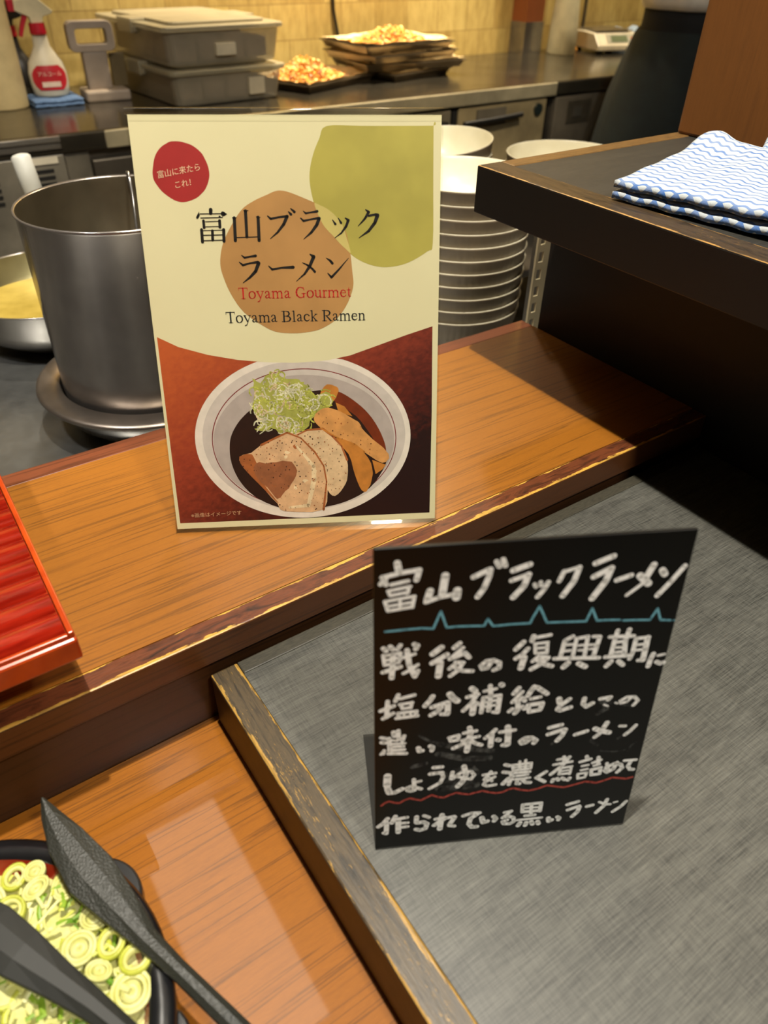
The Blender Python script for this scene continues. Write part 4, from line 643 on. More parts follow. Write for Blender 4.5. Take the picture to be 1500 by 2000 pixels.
wk = thing('shallow_pan', (WC[0],WC[1],SV), 'shallow steel pan of yellow broth behind the stock pot', 'pan')
WR = .150
MB().lathe([(0,.002),(.07,.002),(.105,.010),(.130,.028),(.143,.050),(WR,.082),(WR+.002,.084),(WR+.001,.086),(WR-.001,.084)], seg=80).build('pan_body', M_polish, wk, (0,0,0))
MB().lathe([(WR-.001,.084),(.141,.050),(.128,.030),(.104,.013),(0,.006)], seg=80).build('pan_inside', steel('pan_inside_steel', (176,166,120), .34, (5,5,5)), wk, (0,0,0))
MB().lathe([(.1375,.044),(.06,.0445),(0,.0445)], seg=64).build('broth', pm('yellow_broth', (176,152,72), .15, col2=(150,128,54), scale=16), wk, (0,0,0))
def px_aty(x, y, Y): d = R_*((x-750)/FPX)+D_*((y-1000)/FPX)+F_; k = Y/d.y; return Vector((d.x*k-WC[0], Y-WC[1], d.z*k-SV))
ht, hm, hb = px_aty(38,300,1.40), px_aty(56,350,1.395), px_aty(80,412,1.39)
MB().tube([(.075,.130,.083),tuple(hb*.5+Vector((.075,.130,.083))*.5),tuple(hb)], [.006,.0075,.009], 12).build('handle_socket', M_steel_dark, wk, (0,0,0))
MB().tube([tuple(hb),tuple(hb*.9+hm*.1),tuple(hm),tuple(hm*.12+ht*.88),tuple(hm*.04+ht*.96),tuple(ht)], [.012,.0155,.0160,.0155,.012,.005], 16).build('handle', pm('pale_grey_handle', (176,176,168), .5), wk, (0,0,0))

# ------------------------------------------------------------------ ramen bowls
def bowl_mat():
    m, n, b = nt('cream_ceramic'); f = noise(n, coords(n), 18, 3)
    n.links.new(ramp(n, f, [(.3,srgb((224,216,186))),(.7,srgb((236,230,204)))]), b.inputs['Base Color']); b.inputs['Roughness'].default_value = .28; return m
M_bowl = bowl_mat(); M_bowlout = pm('ribbed_grey_ceramic', (136,122,98), .42, col2=(124,110,88), scale=14)
def bowl_meshes(r, h):
    o = MB(); seg = 192; prof = [(.0,.004),(.40*r,.004),(.41*r,0),(.45*r,0),(.47*r,.006),(.62*r,.014),(.80*r,.028),(.90*r,.042),(.955*r,.057),(r-.0012,h-.003),(r,h-.001),(r-.0008,h)]
    vs = []
    for j, (pr, z) in enumerate(prof):
        for i in range(seg):
            a = 2*math.pi*i/seg; rr = pr*(1+(.006*math.cos(64*a) if 5 <= j <= 8 else 0)); vs.append((rr*math.cos(a), rr*math.sin(a), z))
    o.add(vs, [(j*seg+i, j*seg+(i+1)%seg, (j+1)*seg+(i+1)%seg, (j+1)*seg+i) for j in range(len(prof)-1) for i in range(seg)], 0, True)
    q = MB().lathe([(r-.0008,h),(r-.002,h+.0004),(r-.003,h-.001),(r-.0042,h-.005),(.955*r-.003,.058),(.90*r-.003,.044),(.80*r-.003,.0305),(.62*r-.002,.017),(.3*r,.010),(0,.009)], seg=96)
    return o, q
def bowl(r, h, loc, label, group, tilt=(0,0,0)):
    o, q = bowl_meshes(r, h); t = thing('ramen_bowl', loc, label, 'bowl', group); t.rotation_euler = tilt
    o.build('outer_wall', M_bowlout, t, (0,0,0)); q.build('inner_glaze', M_bowl, t, (0,0,0)); return t
ORD = ['topmost','second from top','third from top','fourth from top','fifth from top','sixth from top','seventh from top','eighth from top','ninth from top','tenth from top','bottom']
BX = (.723,.848); PIT = .0183; b0 = None
for k in range(11):
    z = SV+PIT*(10-k); lab = 'cream ramen bowl, %s of the tall stack right of the menu card' % ORD[k]
    if b0 is None: b0 = bowl(.1005,.0785, (BX[0],BX[1],z), lab, 'tall stack of ramen bowls')
    else:
        b = copy_tree(b0); b.location = (BX[0]+random.uniform(-.001,.001), BX[1], z+H); b['label'] = lab
RZ = -.432
rs = thing('steel_riser', (1.0,1.0,SV), 'low steel riser shelf behind the bowl stack', 'shelf')
part(MB().box(.83,1.32,.84,1.31,RZ-.012,RZ), 'riser_top', M_steel_dark, rs, .002)
for x, y in ((.84,.85),(1.30,.85),(.84,1.29),(1.30,1.29)): part(MB().box(x-.008,x+.008,y-.008,y+.008,SV,RZ-.012), 'leg', M_steel_dark, rs)
bx_, by_ = .955, 1.190; LB = ('topmost cream bowl of the tilted stack behind the menu card corner','second bowl of the tilted stack behind the menu card corner','lowest bowl of the tilted stack behind the menu card corner')
for k in range(3):
    z = RZ+.0190*(2-k)+(.005,.003,0)[k]; b = copy_tree(b0); tl = (.0,(-.10,-.06,0)[k],0); b.location = (bx_-.002*k, by_, z+H); b.rotation_euler = tl; b['label'] = LB[k]; b['group'] = 'tilted stack of ramen bowls'
cb = (1.098,1.004)
for k in range(3): bowl(.112,.080, (cb[0],cb[1],RZ+.0185*(2-k)), ('larger cream bowl peeking over the back rim of the raised shelf','larger bowl just under the one peeking over the raised shelf rim','lowest larger bowl of the short stack behind the raised shelf')[k], 'larger ramen bowls')
rk = thing('slotted_upright', (.674,.640,SV), 'slotted steel rack upright between the bowls and the partition', 'rack'); q = MB()
q.box(.672,.684,.628,.631,SV,-.270); 
for k in range(12): q.box(.664,.672,.628,.631,SV+.01+.0215*k,SV+.01+.0215*k+.009)
q.box(.660,.664,.628,.631,SV,-.270)
part(q, 'slotted_face', steel('warm_steel', (226,212,172), .4, (2,80,80), .15), rk); part(MB().box(.684,.687,.628,.66,SV,-.270), 'side_flange', M_steel, rk)

# ------------------------------------------------------------------ back counter with fridges
BZ, BY = -.40, 2.035
wt = thing('back_worktop', (1.2,2.35,BZ-.055), 'long stainless worktop along the tiled kitchen wall', 'worktop')
part(MB().box(-1.6,3.9,BY,2.699,BZ-.043,BZ), 'steel_top', steel('worktop_steel', (112,106,94), .16, (3,30,30)), wt, .006)
part(MB().box(.565,2.118,BY-.003,BY+.004,BZ-.042,BZ-.002), 'front_lip', steel('lip_steel', (196,186,156), .3, (2,40,40), .5), wt, .003)
def fridge(x0, x1, label):
    t = thing('undercounter_fridge', ((x0+x1)/2,2.38,FZ), label, 'fridge'); part(MB().box(x0,x1,BY+.03,2.69,FZ+.08,BZ-.0435), 'cabinet_body', M_steel_dark, t)
    part(MB().box(x0+.02,x1-.02,BY+.08,2.62,FZ,FZ+.08), 'plinth', M_rubber, t); return t
def door(t, x0, x1, z0, z1, m=None): d = part(MB().box(x0,x1,BY+.006,BY+.03,z0,z1), 'door', m or M_steel, t, .004); return d
def sub(mb, name, mats, par, t): L = t.location; mb.v = [(x-L.x,y-L.y,z-(L.z-H)) for x,y,z in mb.v]; return mb.build(name, mats, par, (0,0,0))
t = fridge(-.8,.462, 'left undercounter fridge with louvred vent panel and white tag')
part(MB().box(-.8,.456,BY-.012,BY-.0005,BZ-.014,BZ-.0005).box(-.8,.456,BY-.006,BY-.0005,BZ-.030,BZ-.014), 'top_lip', M_polish, t, .002)
d = door(t, -.8,.46,FZ+.1,BZ-.0436, steel('vent_panel_steel', (150,145,132), .4, (2,80,80), .4)); vx = .322
for cx_ in (.388,.258,.128):
    q = MB()
    for k in range(5): q.box(cx_-.040,cx_+.040,BY+.003,BY+.009,BZ-.074-.0150*k-.007,BZ-.074-.0150*k)
    sub(q, 'vent_slots', M_rubber, d, t)
sub(MB().box(.362,.442,BY+.002,BY+.006,BZ-.062,BZ-.047), 'white_tag', pm('white_tag', (214,208,190), .5), d, t)
part(MB().box(.462,.52,BY+.012,BY+.035,FZ+.1,BZ-.0436), 'frame_post', steel('post_steel', (150,144,130), .35, (2,80,80), .55), t)
t = fridge(.52,1.67, 'middle undercounter fridge with flush steel doors behind the menu card'); door(t,.525,1.08,FZ+.1,BZ-.066, M_steel_dark); d = door(t,1.09,1.665,FZ+.1,BZ-.050, steel('mid_door_steel', (150,142,122), .36, (2,80,80), .55))
sub(MB().box(1.48,1.64,BY-.014,BY+.006,BZ-.100,BZ-.080), 'handle', M_black, d, t)
t = fridge(1.675,2.10, 'shiny undercounter fridge with black bar handle and round lock'); part(MB().box(1.672,1.692,BY+.01,BY+.031,FZ+.1,BZ-.0436), 'door_gap', M_rubber, t)
d = door(t, 1.695,2.085,FZ+.1,BZ-.048, steel('warm_door_steel', (200,182,140), .34, (30,30,2), .55))
sub(MB().box(1.77,1.895,BY+.0,BY+.007,BZ-.108,BZ-.058), 'handle_recess', pm('recess_grey', (88,82,70), .5), d, t)
sub(MB().tube([(1.705,BY-.014,BZ-.092),(1.82,BY-.018,BZ-.089),(1.955,BY-.014,BZ-.084)], .008, 10), 'bar_handle', M_black, d, t)
lk = MB().lathe([(0,0),(.018,0),(.018,.008),(0,.008)], seg=28, smooth=False); lk.xf(Matrix.Translation((2.043,BY+.006,BZ-.078)) @ Matrix.Rotation(math.radians(90),4,'X')); sub(lk, 'round_lock', pm('dark_lock', (26,34,34), .3), d, t)
t = fridge(2.12,3.0, 'dull right undercounter unit with a square recessed pull'); d = door(t,2.13,2.40,FZ+.1,BZ-.050, steel('right_door_steel', (128,120,106), .42, (2,80,80), .55)); door(t,2.42,2.98,FZ+.1,BZ-.050, M_steel_dark)
q = MB().box(2.19,2.305,BY+.001,BY+.008,BZ-.135,BZ-.066); sub(q, 'recess_frame', steel('frame_steel', (150,142,126), .3), d, t)
sub(MB().box(2.205,2.292,BY-.001,BY+.002,BZ-.125,BZ-.074), 'square_pull', pm('recess_dark', (60,55,46), .4), d, t); sub(MB().box(2.215,2.255,BY-.004,BY,BZ-.116,BZ-.086), 'latch', M_steel, d, t)

# ------------------------------------------------------------------ things on the back counter
def frosted(name, col, a, rough=.35):
    m, n, b = nt(name); b.inputs['Base Color'].default_value = srgb(col); b.inputs['Roughness'].default_value = rough
    f = noise(n, coords(n), 12, 3); n.links.new(mth(n,'MULTIPLY_ADD', f, .2, a-.1), b.inputs['Alpha']); return m
M_tub = frosted('frosted_plastic', (182,172,148), .56); M_lid = frosted('frosted_lid', (172,163,136), .66, .3); M_fill = pm('wrapped_packs', (158,134,118), .5, col2=(112,96,84), scale=14, lo=.4, hi=.6)
def tub(x0, x1, y0, y1, z, h, label, lab_px, writing):
    t = thing('storage_tub', ((x0+x1)/2,(y0+y1)/2,z), label, 'container', 'frosted tubs on the back counter'); t.rotation_euler = (0,0,math.radians(4)); w, d = (x1-x0)/2, (y1-y0)/2; i = .016
    def rr(w, d, r=.022): return [(sx*(w-r)+r*math.cos(a+b), sy*(d-r)+r*math.sin(a+b)) for sx, sy, a in ((1,1,0),(-1,1,math.pi/2),(-1,-1,math.pi),(1,-1,3*math.pi/2)) for b in (0,.52,1.05,1.57)]
    q = MB(); lv = [(0,i),(.004,i-.004),(h*.9,.003),(h,.002)]; k = 16
    for z_, s in lv: q.v += [(x,y,z_) for x,y in rr(w-s,d-s)]
    for j in range(3): q.f += [[j*k+n_,j*k+(n_+1)%k,(j+1)*k+(n_+1)%k,(j+1)*k+n_] for n_ in range(k)]
    q.f.append(list(range(k))[::-1]); q.m = [0]*len(q.f); q.sm = [False]*len(q.f); q.build('tub_body', M_tub, t, (0,0,0))
    MB().prism(rr(w+.008,d+.008), h, h+.012).prism(rr(w-.03,d-.03), h+.012, h+.020).box(-w-.010,-w+.05,-d*.25,d*.25,h-.012,h+.002).box(w-.05,w+.014,-d*.25,d*.25,h-.016,h+.019).box(-w-.014,-w+.05,-d*.2,d*.2,h-.016,h+.019).build('lid', M_lid, t, (0,0,0), .003)
    f = MB()
    for a in range(4):
        for b in range(3): f.box(-w+.035+a*(2*w-.06)/4, -w+.025+(a+1)*(2*w-.06)/4, -d+.03+b*(2*d-.05)/3, -d+.02+(b+1)*(2*d-.05)/3, .008, h*(.72+.08*((a+b)%3)))
    f.build('packs', M_fill, t, (0,0,0), .006)
    lx0, lx1, lz0, lz1 = lab_px; lb = MB().box(lx0,lx1,-d-.0035,-d+.010,lz0,lz1).build('paper_label', pm('paper_label', (226,214,184), .6), t, (0,0,0))
    q = MB(); random.seed(len(label))
    for r_ in range(writing):
        for k_ in range(5): 
            x = lx0+.006+(lx1-lx0-.012)*k_/5; zz = lz0+(lz1-lz0)*(r_+.5)/writing; q.box(x,x+.006+random.random()*.003,-d-.0042,-d-.0034,zz-.0035,zz+.0030)
    return t
tub(.80,1.150,2.20,2.655,BZ,.076,'lower frosted plastic tub of the two stacked on the back counter', (.055,.105,.018,.060), 3)
tub(.795,1.150,2.20,2.660,BZ+.0965,.080,'upper frosted plastic tub of the two, with its lid on top', (-.035,.025,.022,.050), 2)
# baking trays
M_tray = steel('tray_steel', (140,126,104), .35); M_paper = pm('baking_paper', (224,204,160), .6, col2=(196,170,120), scale=20)
M_crisp = [pm('crisp_gold', (232,176,76), .5, col2=(206,130,42), scale=70), pm('crisp_pale', (240,206,130), .5, col2=(226,176,90), scale=70), pm('crisp_brown', (160,84,30), .5, col2=(120,58,20), scale=70)]
def tray(cx, cy, z, w, d, rot, label, heap_h=0, paper=True, off=(0,0), seed=1, spread=.9):
    t = thing('baking_tray', (cx,cy,z), label, 'tray', 'baking trays on the back counter', rot); h = .022
    q = MB(); o0 = [(-w+.012,-d+.012,0),(w-.012,-d+.012,0),(w-.012,d-.012,0),(-w+.012,d-.012,0)]; o1 = [(-w,-d,h),(w,-d,h),(w,d,h),(-w,d,h)]
    i0 = [(x*.985,y*.985,.0015) for x,y,_ in o0]; i1 = [(x*.985,y*.985,h) for x,y,_ in o1]; ft = [(x*1.03,y*1.03,h) for x,y,_ in o1]; fb = [(x*1.03,y*1.03,h-.003) for x,y,_ in o1]
    q.add(o0+o1+i0+i1+ft+fb, [(0,3,2,1),(8,9,10,11)]+[(a,(a+1)%4,4+(a+1)%4,4+a) for a in range(4)]+[(8+a,12+a,12+(a+1)%4,8+(a+1)%4) for a in range(4)]+[(12+a,16+a,16+(a+1)%4,12+(a+1)%4) for a in range(4)]+[(16+a,20+a,20+(a+1)%4,16+(a+1)%4) for a in range(4)]+[(4+a,4+(a+1)%4,20+(a+1)%4,20+a) for a in range(4)])
    q.build('tray_pan', M_tray, t, (0,0,0))
    if paper:
        p = MB(); NX, NY = 14, 10; rnd = random.Random(seed)
        for j in range(NY+1):
            for i in range(NX+1):
                u, v = i/NX*2-1, j/NY*2-1; e = max(abs(u),abs(v)); p.v.append((u*w*.99, v*d*.99, .004+(.024*max(0,(e-.80)/.2)+rnd.uniform(-.002,.004)*(e>.85))))
        p.f = [[j*(NX+1)+i,j*(NX+1)+i+1,(j+1)*(NX+1)+i+1,(j+1)*(NX+1)+i] for j in range(NY) for i in range(NX)]; p.m = [0]*len(p.f); p.sm = [True]*len(p.f)
        p.build('paper_liner', M_paper, t, (0,0,0))
    if heap_h:
        q = MB(); rnd = random.Random(seed)
        for k in range(900):
            x, y = rnd.gauss(off[0],w*.42*spread), rnd.gauss(off[1],d*.42*spread)
            if abs(x) > w*.86 or abs(y) > d*.86: continue
            hh = heap_h*math.exp(-((x-off[0])/(w*.55))**2-((y-off[1])/(d*.6))**2)+.012; zz = rnd.uniform(.007,hh)+.006; s = rnd.uniform(.004,.010); M = Matrix.Translation((x,y,zz)) @ Matrix.Rotation(rnd.uniform(0,6.28),4,'Z') @ Matrix.Rotation(rnd.uniform(-1,1),4,'X')
            vs = [tuple(M @ Vector((s*math.cos(a)*rnd.uniform(.6,1.1), s*.7*math.sin(a)*rnd.uniform(.6,1.1), rnd.uniform(-.003,.003)))) for a in (0,1.05,2.1,3.14,4.2,5.2)]+[tuple(M @ Vector((0,0,.004)))]
            q.add(vs, [(a,(a+1)%6,6) for a in range(6)]+[(5,4,3,2,1,0)], rnd.choices((0,1,2),(6,3,1.4))[0])
        c = q.build('fried_pieces', M_crisp, loc=(cx,cy,z)); c.rotation_euler = (0,0,rot); tag(c, 'golden fried pieces heaped on the %s' % ('front single tray' if seed == 1 else 'top tray of the tray stack'), 'fried food', kind='stuff')
    return t
tray(1.365,2.395,BZ,.175,.125,math.radians(22), 'single baking tray of fried pieces beside the storage tubs', .060, True, (-.035,.005), 1, .85)
tx, ty = 1.715,2.435
tray(tx+.005,ty-.020,BZ,.150,.115,math.radians(14),'lowest baking tray of the tray stack, on the worktop',0,True,seed=5)
tray(tx+.012,ty-.002,BZ+.027,.195,.130,math.radians(-4),'third baking tray from the top of the stack',0,True,seed=6)
tray(tx-.015,ty-.004,BZ+.054,.190,.130,math.radians(8),'second baking tray from the top with paper corners sticking out',0,True,seed=7)
tray(tx-.03,ty+.0,BZ+.081,.185,.130,math.radians(3),'top baking tray of the stack, filled with fried pieces',.042,True,(.02,.01),2)
# spray bottles, dispenser, cloth, white cylinder
M_wh = pm('milky_plastic', (206,198,176), .45); M_redp = pm('red_plastic', (186,24,44), .4); M_cream = pm('cream_plastic', (226,214,176), .4)
def spray(loc, rz, label, body, red, trig, withlabel=True):
    t = thing('spray_bottle', loc, label, 'spray bottle', rotz=rz)
    MB().lathe([(0,0),(.040,0),(.046,.006),(.050,.030),(.050,.058),(.044,.082),(.030,.102),(.021,.118),(.019,.140),(.0175,.150)], seg=40, sy=.62).build('bottle_body', body, t, (0,0,0))
    if withlabel:
        a0 = -math.pi/2; L = MB(); pr = []; 
        for j in range(7): z = .018+.058*j/6; pr.append((.0512 if z < .06 else .0512-.0055*(z-.06)/.02, z))
        wv = (.62,.85,.98,1,.98,.85,.6)
        vs = []
        for j, (r, z) in enumerate(pr):
            for i in range(13): a = a0+(-1.02+2.04*i/12)*wv[j]; vs.append((r*math.cos(a), r*.64*math.sin(a), z))
        L.add(vs, [(j*13+i,j*13+i+1,j*13+14+i,j*13+13+i) for j in range(6) for i in range(12)], 0, True); lo = L.build('bottle_label', pm('red_label', (186,36,48), .4), t, (0,0,0))
        v, f = text_mesh('アルコール', .0125, (-.031,.052)); w_ = MB(); w_.add([(x, -.0345+.0058*(abs(x)/.03)**2-.0, y) for x,y,_ in v], f); w_.box(-.024,.024,-.0338,-.0325,.026,.038); w_.build('label_lettering', pm('label_white', (236,214,196), .5), lo, (0,0,0))
    MB().lathe([(0,.145),(.020,.145),(.021,.150),(.020,.170),(.0,.170)], seg=28, smooth=False).build('collar', red, t, (0,0,0))
    h = MB().prism([(-.048,.198),(-.046,.222),(.012,.226),(.046,.196),(.040,.190),(.018,.184),(.014,.170),(-.014,.170),(-.016,.184)], -.015, .015, axis='y'); h.build('spray_head', trig, t, (0,0,0), .002)
    MB().prism([(-.062,.196),(-.062,.222),(-.047,.224),(-.046,.196)], -.013, .013, axis='y').build('nozzle', red, t, (0,0,0), .002)
    MB().prism([(-.030,.190),(-.042,.165),(-.050,.142),(-.042,.139),(-.032,.162),(-.018,.186)], -.007, .007, axis='y').build('trigger', red, t, (0,0,0), .001)
    return t
spray((.556,2.435,BZ+.018), math.radians(-6), 'milky spray bottle with red collar and round red label', M_wh, M_redp, M_cream)
spray((.515,2.60,BZ), math.radians(-20), 'dark spray bottle with red trigger half hidden behind the milky one', pm('dark_bottle', (34,30,26), .4), M_redp, M_black, False)
dp = thing('tape_dispenser', (.690,2.43,BZ), 'grey plastic cutter stand with handle window behind the spray bottle', 'dispenser', rotz=math.radians(-4)); M_gp = pm('grey_pink_plastic', (160,146,132), .5)
def rrect(x0, x1, z0, z1, r): return [(cx+r*math.cos(a), cz+r*math.sin(a)) for cx, cz, a0 in ((x1-r,z1-r,0),(x0+r,z1-r,1.571),(x0+r,z0+r,3.142),(x1-r,z0+r,4.712)) for a in (a0, a0+.52, a0+1.05, a0+1.571)]
o_, i_ = rrect(-.064,.058,.118,.190,.016), rrect(-.044,.038,.136,.172,.007); q = MB(); k = len(o_)
q.add([(x,y,z) for y in (-.018,.018) for x,z in o_+i_], [(a,(a+1)%k,k+(a+1)%k,k+a) for a in range(k)]+[(2*k+a,3*k+a,3*k+(a+1)%k,2*k+(a+1)%k) for a in range(k)]+[(a,2*k+a,2*k+(a+1)%k,(a+1)%k) for a in range(k)]+[(k+a,k+(a+1)%k,3*k+(a+1)%k,3*k+a) for a in range(k)])
q.build('handle_frame', M_gp, dp, (0,0,0), .002)
MB().box(-.034,.032,-.016,.016,.026,.119).build('column', M_gp, dp, (0,0,0), .005); MB().box(-.052,.072,-.045,.045,0,.028).build('base', M_gp, dp, (0,0,0), .006)
MB().box(.044,.086,.02,.035,.026,.11).build('back_plate', pm('olive_plate', (116,100,66), .5), dp, (0,0,0), .003)
q, uv = cloth([(-.08,-.055),(.050,-.055),(.052,.060),(-.08,.060)], 2, .009, lambda u,v: .001*math.sin(u*9), 4)
o = q.build('blue_cloth', pm('blue_fabric', (96,126,168), .85, col2=(78,106,148), scale=120), loc=(.570,2.425,BZ)); tag(o, 'folded plain blue cloth lying under the spray bottle', 'cloth')
q = MB().lathe([(0,0),(.062,0),(.064,.004),(.064,.52),(.060,.525),(0,.525)], seg=48); tag(solo(q.xf(Matrix.Translation((.425,2.44,BZ))), 'paper_roll', pm('cream_paper_roll', (206,188,142), .6), (.425,2.44,BZ)), 'tall cream paper cylinder at the left end of the back counter', 'paper roll')
# right end of the counter
q = thing('wall_post', (2.535,2.66,BZ), 'brown wooden post with a steel foot against the tiled wall', 'post'); part(MB().box(2.49,2.585,2.615,2.699,BZ+.11,1.66), 'post_shaft', wood('red_brown_post', (120,62,24), (84,40,14), (14,14,1.5), .5, .1, False), q); part(MB().box(2.487,2.588,2.612,2.699,BZ,BZ+.11), 'steel_foot', M_polish, q)
q = MB().lathe([(0,0),(.058,0),(.060,.004),(.056,.10),(.046,.22),(.036,.30),(.030,.34),(0,.345)], seg=40); tag(solo(q.xf(Matrix.Translation((2.655,2.56,BZ))), 'paper_cup_stack', pm('white_paper_stack', (206,198,164), .6), (2.655,2.56,BZ)), 'tall tapering stack of white paper cups beside the scale', 'cups')
sl = thing('kitchen_scale', (2.895,2.535,BZ), 'white digital kitchen scale with steel plate near the cook', 'scale', rotz=math.radians(-14)); M_sc = pm('scale_white', (216,206,180), .4)
MB().prism([(-.098,.012),(-.098,.070),(-.03,.074),(.06,.070),(.104,.030),(.106,.012)], -.105, .105, axis='x').xf(Matrix.Rotation(math.radians(180),4,'Z')).build('scale_body', M_sc, sl, (0,0,0), .004)
q = MB(); [q.lathe([(0,0),(.014,0),(.014,.013),(0,.013)], (x,y,0), 16) for x in (-.08,.08) for y in (-.08,.08)]; q.build('feet', M_rubber, sl, (0,0,0))
MB().box(-.088,.088,-.055,.108,.076,.080).box(-.02,.02,-.01,.05,.070,.076).build('weighing_plate', M_polish, sl, (0,0,0), .002)
s = MB().box(-.035,.045,-.0005,.0010,-.014,.014); s.xf(Matrix.Translation((0,-.084,.0525)) @ Matrix.Rotation(math.radians(-42),4,'X')); s.build('display', pm('lcd_green', (106,116,86), .3), sl, (0,0,0))
s = MB().box(-.055,.080,-.0005,.0004,-.018,.020); s.xf(Matrix.Translation((0,-.0835,.0520)) @ Matrix.Rotation(math.radians(-42),4,'X')); s.build('display_panel', pm('panel_grey', (170,166,148), .4), sl, (0,0,0))
s = MB().box(.062,.075,-.0012,.0015,-.007,.006); s.xf(Matrix.Translation((0,-.084,.0525)) @ Matrix.Rotation(math.radians(-42),4,'X')); s.build('button', pm('orange_button', (206,110,60), .4), sl, (0,0,0))
tag(solo(MB().tube([(2.905,2.690,BZ+.0),(2.905,2.690,.6)], .006, 8), 'steel_rod', M_steel_dark, (2.905,2.69,BZ)), 'thin dark steel rod standing behind the kitchen scale', 'rod')
q, uv = cloth([(-.06,-.05),(.10,-.05),(.10,.05),(-.06,.05)], 3, .022, lambda u,v: .01*math.sin(u*8)*v, 5); tag(q.build('blue_wiper', pm('pale_blue_cloth', (150,168,186), .85), loc=(3.09,2.60,BZ)), 'pale blue cloth bundle right of the kitchen scale', 'cloth')
tag(solo(MB().lathe([(0,0),(.034,0),(.036,.006),(.030,.016),(0,.016)], (2.745,2.60,BZ), 24), 'small_orange_lid', pm('amber_plastic', (190,130,50), .4), (2.745,2.60,BZ)), 'small amber lid between the paper cups and the scale', 'lid')
oc = thing('power_outlet', (1.618,2.70,-.035), 'dark wall outlet with a cable hanging down the tiles', 'outlet'); part(MB().box(1.578,1.658,2.680,2.699,-.055,.03), 'outlet_box', pm('outlet_grey', (92,84,66), .5), oc, .003)
part(MB().tube([(1.620,2.688,-.055),(1.624,2.690,-.14),(1.628,2.691,-.23),(1.645,2.690,-.31),(1.655,2.66,-.385),(1.66,2.64,-.397)], .0055, 8), 'cable', M_black, oc)

# ------------------------------------------------------------------ cook
def skin_obj(name, verts, edges, radii, mats, parent, root=0, sub_=2):
    me = bpy.data.meshes.new(name); me.from_pydata(verts, edges, []); o = bpy.data.objects.new(name, me); C.objects.link(o); me.materials.append(mats)
    o.modifiers.new('skin','SKIN').use_smooth_shade = True
    for i, r in enumerate(radii): me.skin_vertices[0].data[i].radius = r if isinstance(r, tuple) else (r,r); me.skin_vertices[0].data[i].use_root = (i == root)
    s = o.modifiers.new('sub','SUBSURF'); s.levels = sub_; s.render_levels = sub_; o.parent = parent; o.location = (0,0,0); return o
pr = thing('person', (2.395,1.73,FZ), 'cook in white shirt and dark green apron standing behind the raised shelf', 'person', rotz=math.radians(-28))
V = [(0,0,.93),(0,0,1.08),(0,.0,1.24),(0,.0,1.38),(0,.01,1.45),(0,-.01,1.52),(0,-.015,1.60),(0,-.012,1.68),
     (.09,0,.86),(.095,-.01,.50),(.10,.01,.09),(.10,-.10,.035),(-.09,0,.86),(-.095,-.01,.50),(-.10,.01,.09),(-.10,-.10,.035),
     (.17,0,1.38),(.235,.0,1.12),(.20,-.17,1.20),(.15,-.25,1.27),(-.17,0,1.38),(-.235,0,1.12),(-.20,-.17,1.20),(-.15,-.25,1.27)]
E = [(0,1),(1,2),(2,3),(3,4),(4,5),(5,6),(6,7),(0,8),(8,9),(9,10),(10,11),(0,12),(12,13),(13,14),(14,15),(3,16),(16,17),(17,18),(18,19),(3,20),(20,21),(21,22),(22,23)]
RD = [(.15,.11),(.135,.10),(.15,.11),(.14,.10),.055,.06,(.078,.092),(.062,.075),.085,.058,.042,.035,.085,.058,.042,.035,.055,.045,.035,.028,.055,.045,.035,.028]
M_skin = pm('skin', (206,160,128), .5, col2=(196,148,116))
body = skin_obj('body', V, E, RD, M_skin, pr)
for s in (1,-1):
    hx_, hy_, hz_ = s*.148, -.26, 1.275; hv = [(hx_,hy_+.03,hz_),(hx_,hy_-.03,hz_-.002),(hx_,hy_-.07,hz_-.006)]; he = [(0,1),(1,2)]; hr = [.026,.032,.030]
    for k, (dx, L) in enumerate(((-.027,.060),(-.009,.070),(.009,.066),(.026,.052))):
        b = len(hv); hv += [(hx_+dx*.8,hy_-.085,hz_-.004),(hx_+dx,hy_-.085-L*.5,hz_-.014),(hx_+dx,hy_-.085-L*.85,hz_-.038)]; he += [(2,b),(b,b+1),(b+1,b+2)]; hr += [.0095,.0088,.0078]
    b = len(hv); hv += [(hx_-s*.035,hy_-.035,hz_-.01),(hx_-s*.050,hy_-.075,hz_-.022)]; he += [(1,b),(b,b+1)]; hr += [.012,.009]
    skin_obj('hand', hv, he, hr, M_skin, pr, 0, 1)
q = MB().lathe([(.062,1.705),(.085,1.665),(.092,1.60),(.088,1.56)], (0,-.004,0), 32, sy=1.12, a0=math.radians(-25), a1=math.radians(205)).lathe([(0,1.742),(.04,1.735),(.070,1.71),(.087,1.67)], (0,-.006,0), 32, sy=1.1); q.build('hair', pm('black_hair', (22,18,16), .5), pr, (0,0,0))
q = MB().prism([(-.010,1.575),(.010,1.575),(.004,1.625),(-.004,1.625)], -.132, -.095, axis='y'); q.build('nose', M_skin, pr, (0,0,0), .005)
for s in (1,-1): MB().sphere((s*.032,-.100,1.632), .011, 0, 12, 8, (1,.6,.7)).build('eye', pm('dark_eye', (30,22,18), .3), pr, (0,0,0)); MB().sphere((s*.085,-.01,1.61), .028, 0, 12, 8, (.35,.7,1.1)).build('ear', M_skin, pr, (0,0,0))
MB().sphere((0,-.100,1.545), .022, 0, 12, 6, (1,.4,.28)).build('mouth', pm('lips', (170,96,84), .5), pr, (0,0,0))
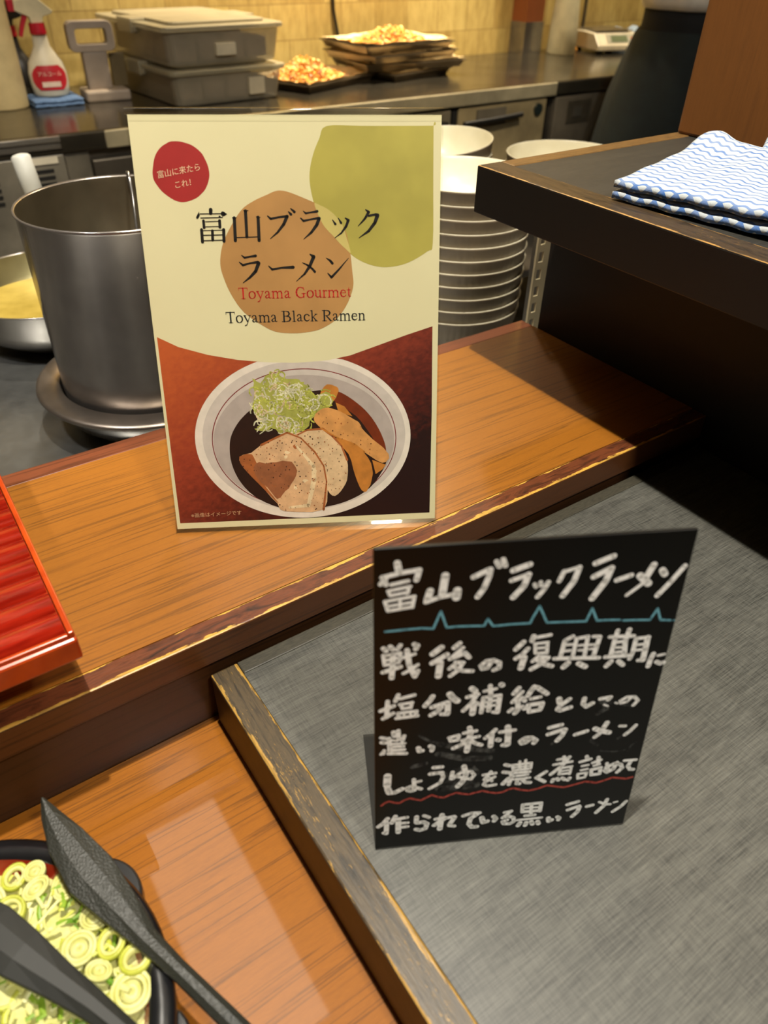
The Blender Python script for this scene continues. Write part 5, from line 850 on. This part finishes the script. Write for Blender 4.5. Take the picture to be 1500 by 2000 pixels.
def cloth_lathe(name, rings, m, wob, seg=64, ph_=0):
    q = MB(); vs = []
    for z, rx, ry, ox, oy in rings:
        for i in range(seg):
            a = 2*math.pi*i/seg; k = 1+wob*(math.sin(7*a+ph_+z*3)+.6*math.sin(13*a+2+z*9)); vs.append((ox+rx*k*math.cos(a), oy+ry*k*math.sin(a), z))
    n_ = len(rings); q.add(vs, [(j*seg+i,j*seg+(i+1)%seg,(j+1)*seg+(i+1)%seg,(j+1)*seg+i) for j in range(n_-1) for i in range(seg)], 0, True); return q.build(name, m, pr, (0,0,0))
M_shirt = pm('white_shirt', (228,220,204), .8); M_apron = pm('dark_green_apron', (15,27,27), .85, col2=(11,20,21), scale=30, bmp=.2)
cloth_lathe('shirt', [(1.035,.150,.118,0,0),(1.040,.186,.150,0,0),(1.065,.200,.162,0,0),(1.10,.188,.150,0,0),(1.16,.178,.138,0,0),(1.26,.185,.136,0,0),(1.36,.205,.135,0,0),(1.41,.195,.118,0,0),(1.445,.15,.098,0,0),(1.475,.088,.080,0,0),(1.49,.070,.068,0,0)], M_shirt, .018)
cloth_lathe('waist_tie', [(1.055,.172,.136,0,0),(1.06,.179,.142,0,0),(1.00,.181,.143,0,0),(.965,.186,.147,0,0)], pm('black_waistband', (10,10,11), .85), .006)
cloth_lathe('apron', [(.985,.188,.149,0,0),(.97,.197,.157,0,0),(.90,.218,.178,-.004,-.004),(.80,.240,.200,-.012,-.01),(.65,.258,.218,-.02,-.012),(.45,.268,.226,-.02,-.012),(.30,.270,.23,-.02,-.012)], M_apron, .014)
for s in (1,-1):
    q = MB().tube([(s*.150,0,1.415),(s*.205,0,1.34),(s*.222,0,1.25),(s*.238,-.005,1.13),(s*.222,-.07,1.15)], [.058,.072,.070,.066,.060], 18); q.build('sleeve', M_shirt, pr, (0,0,0))
    MB().prism([(s*.10+x, y) for x,y in ((-.045,.06),(.045,.06),(.048,-.10),(.03,-.17),(-.03,-.17),(-.048,-.10))], 0, .07).build('shoe', M_black, pr, (0,0,0), .02)
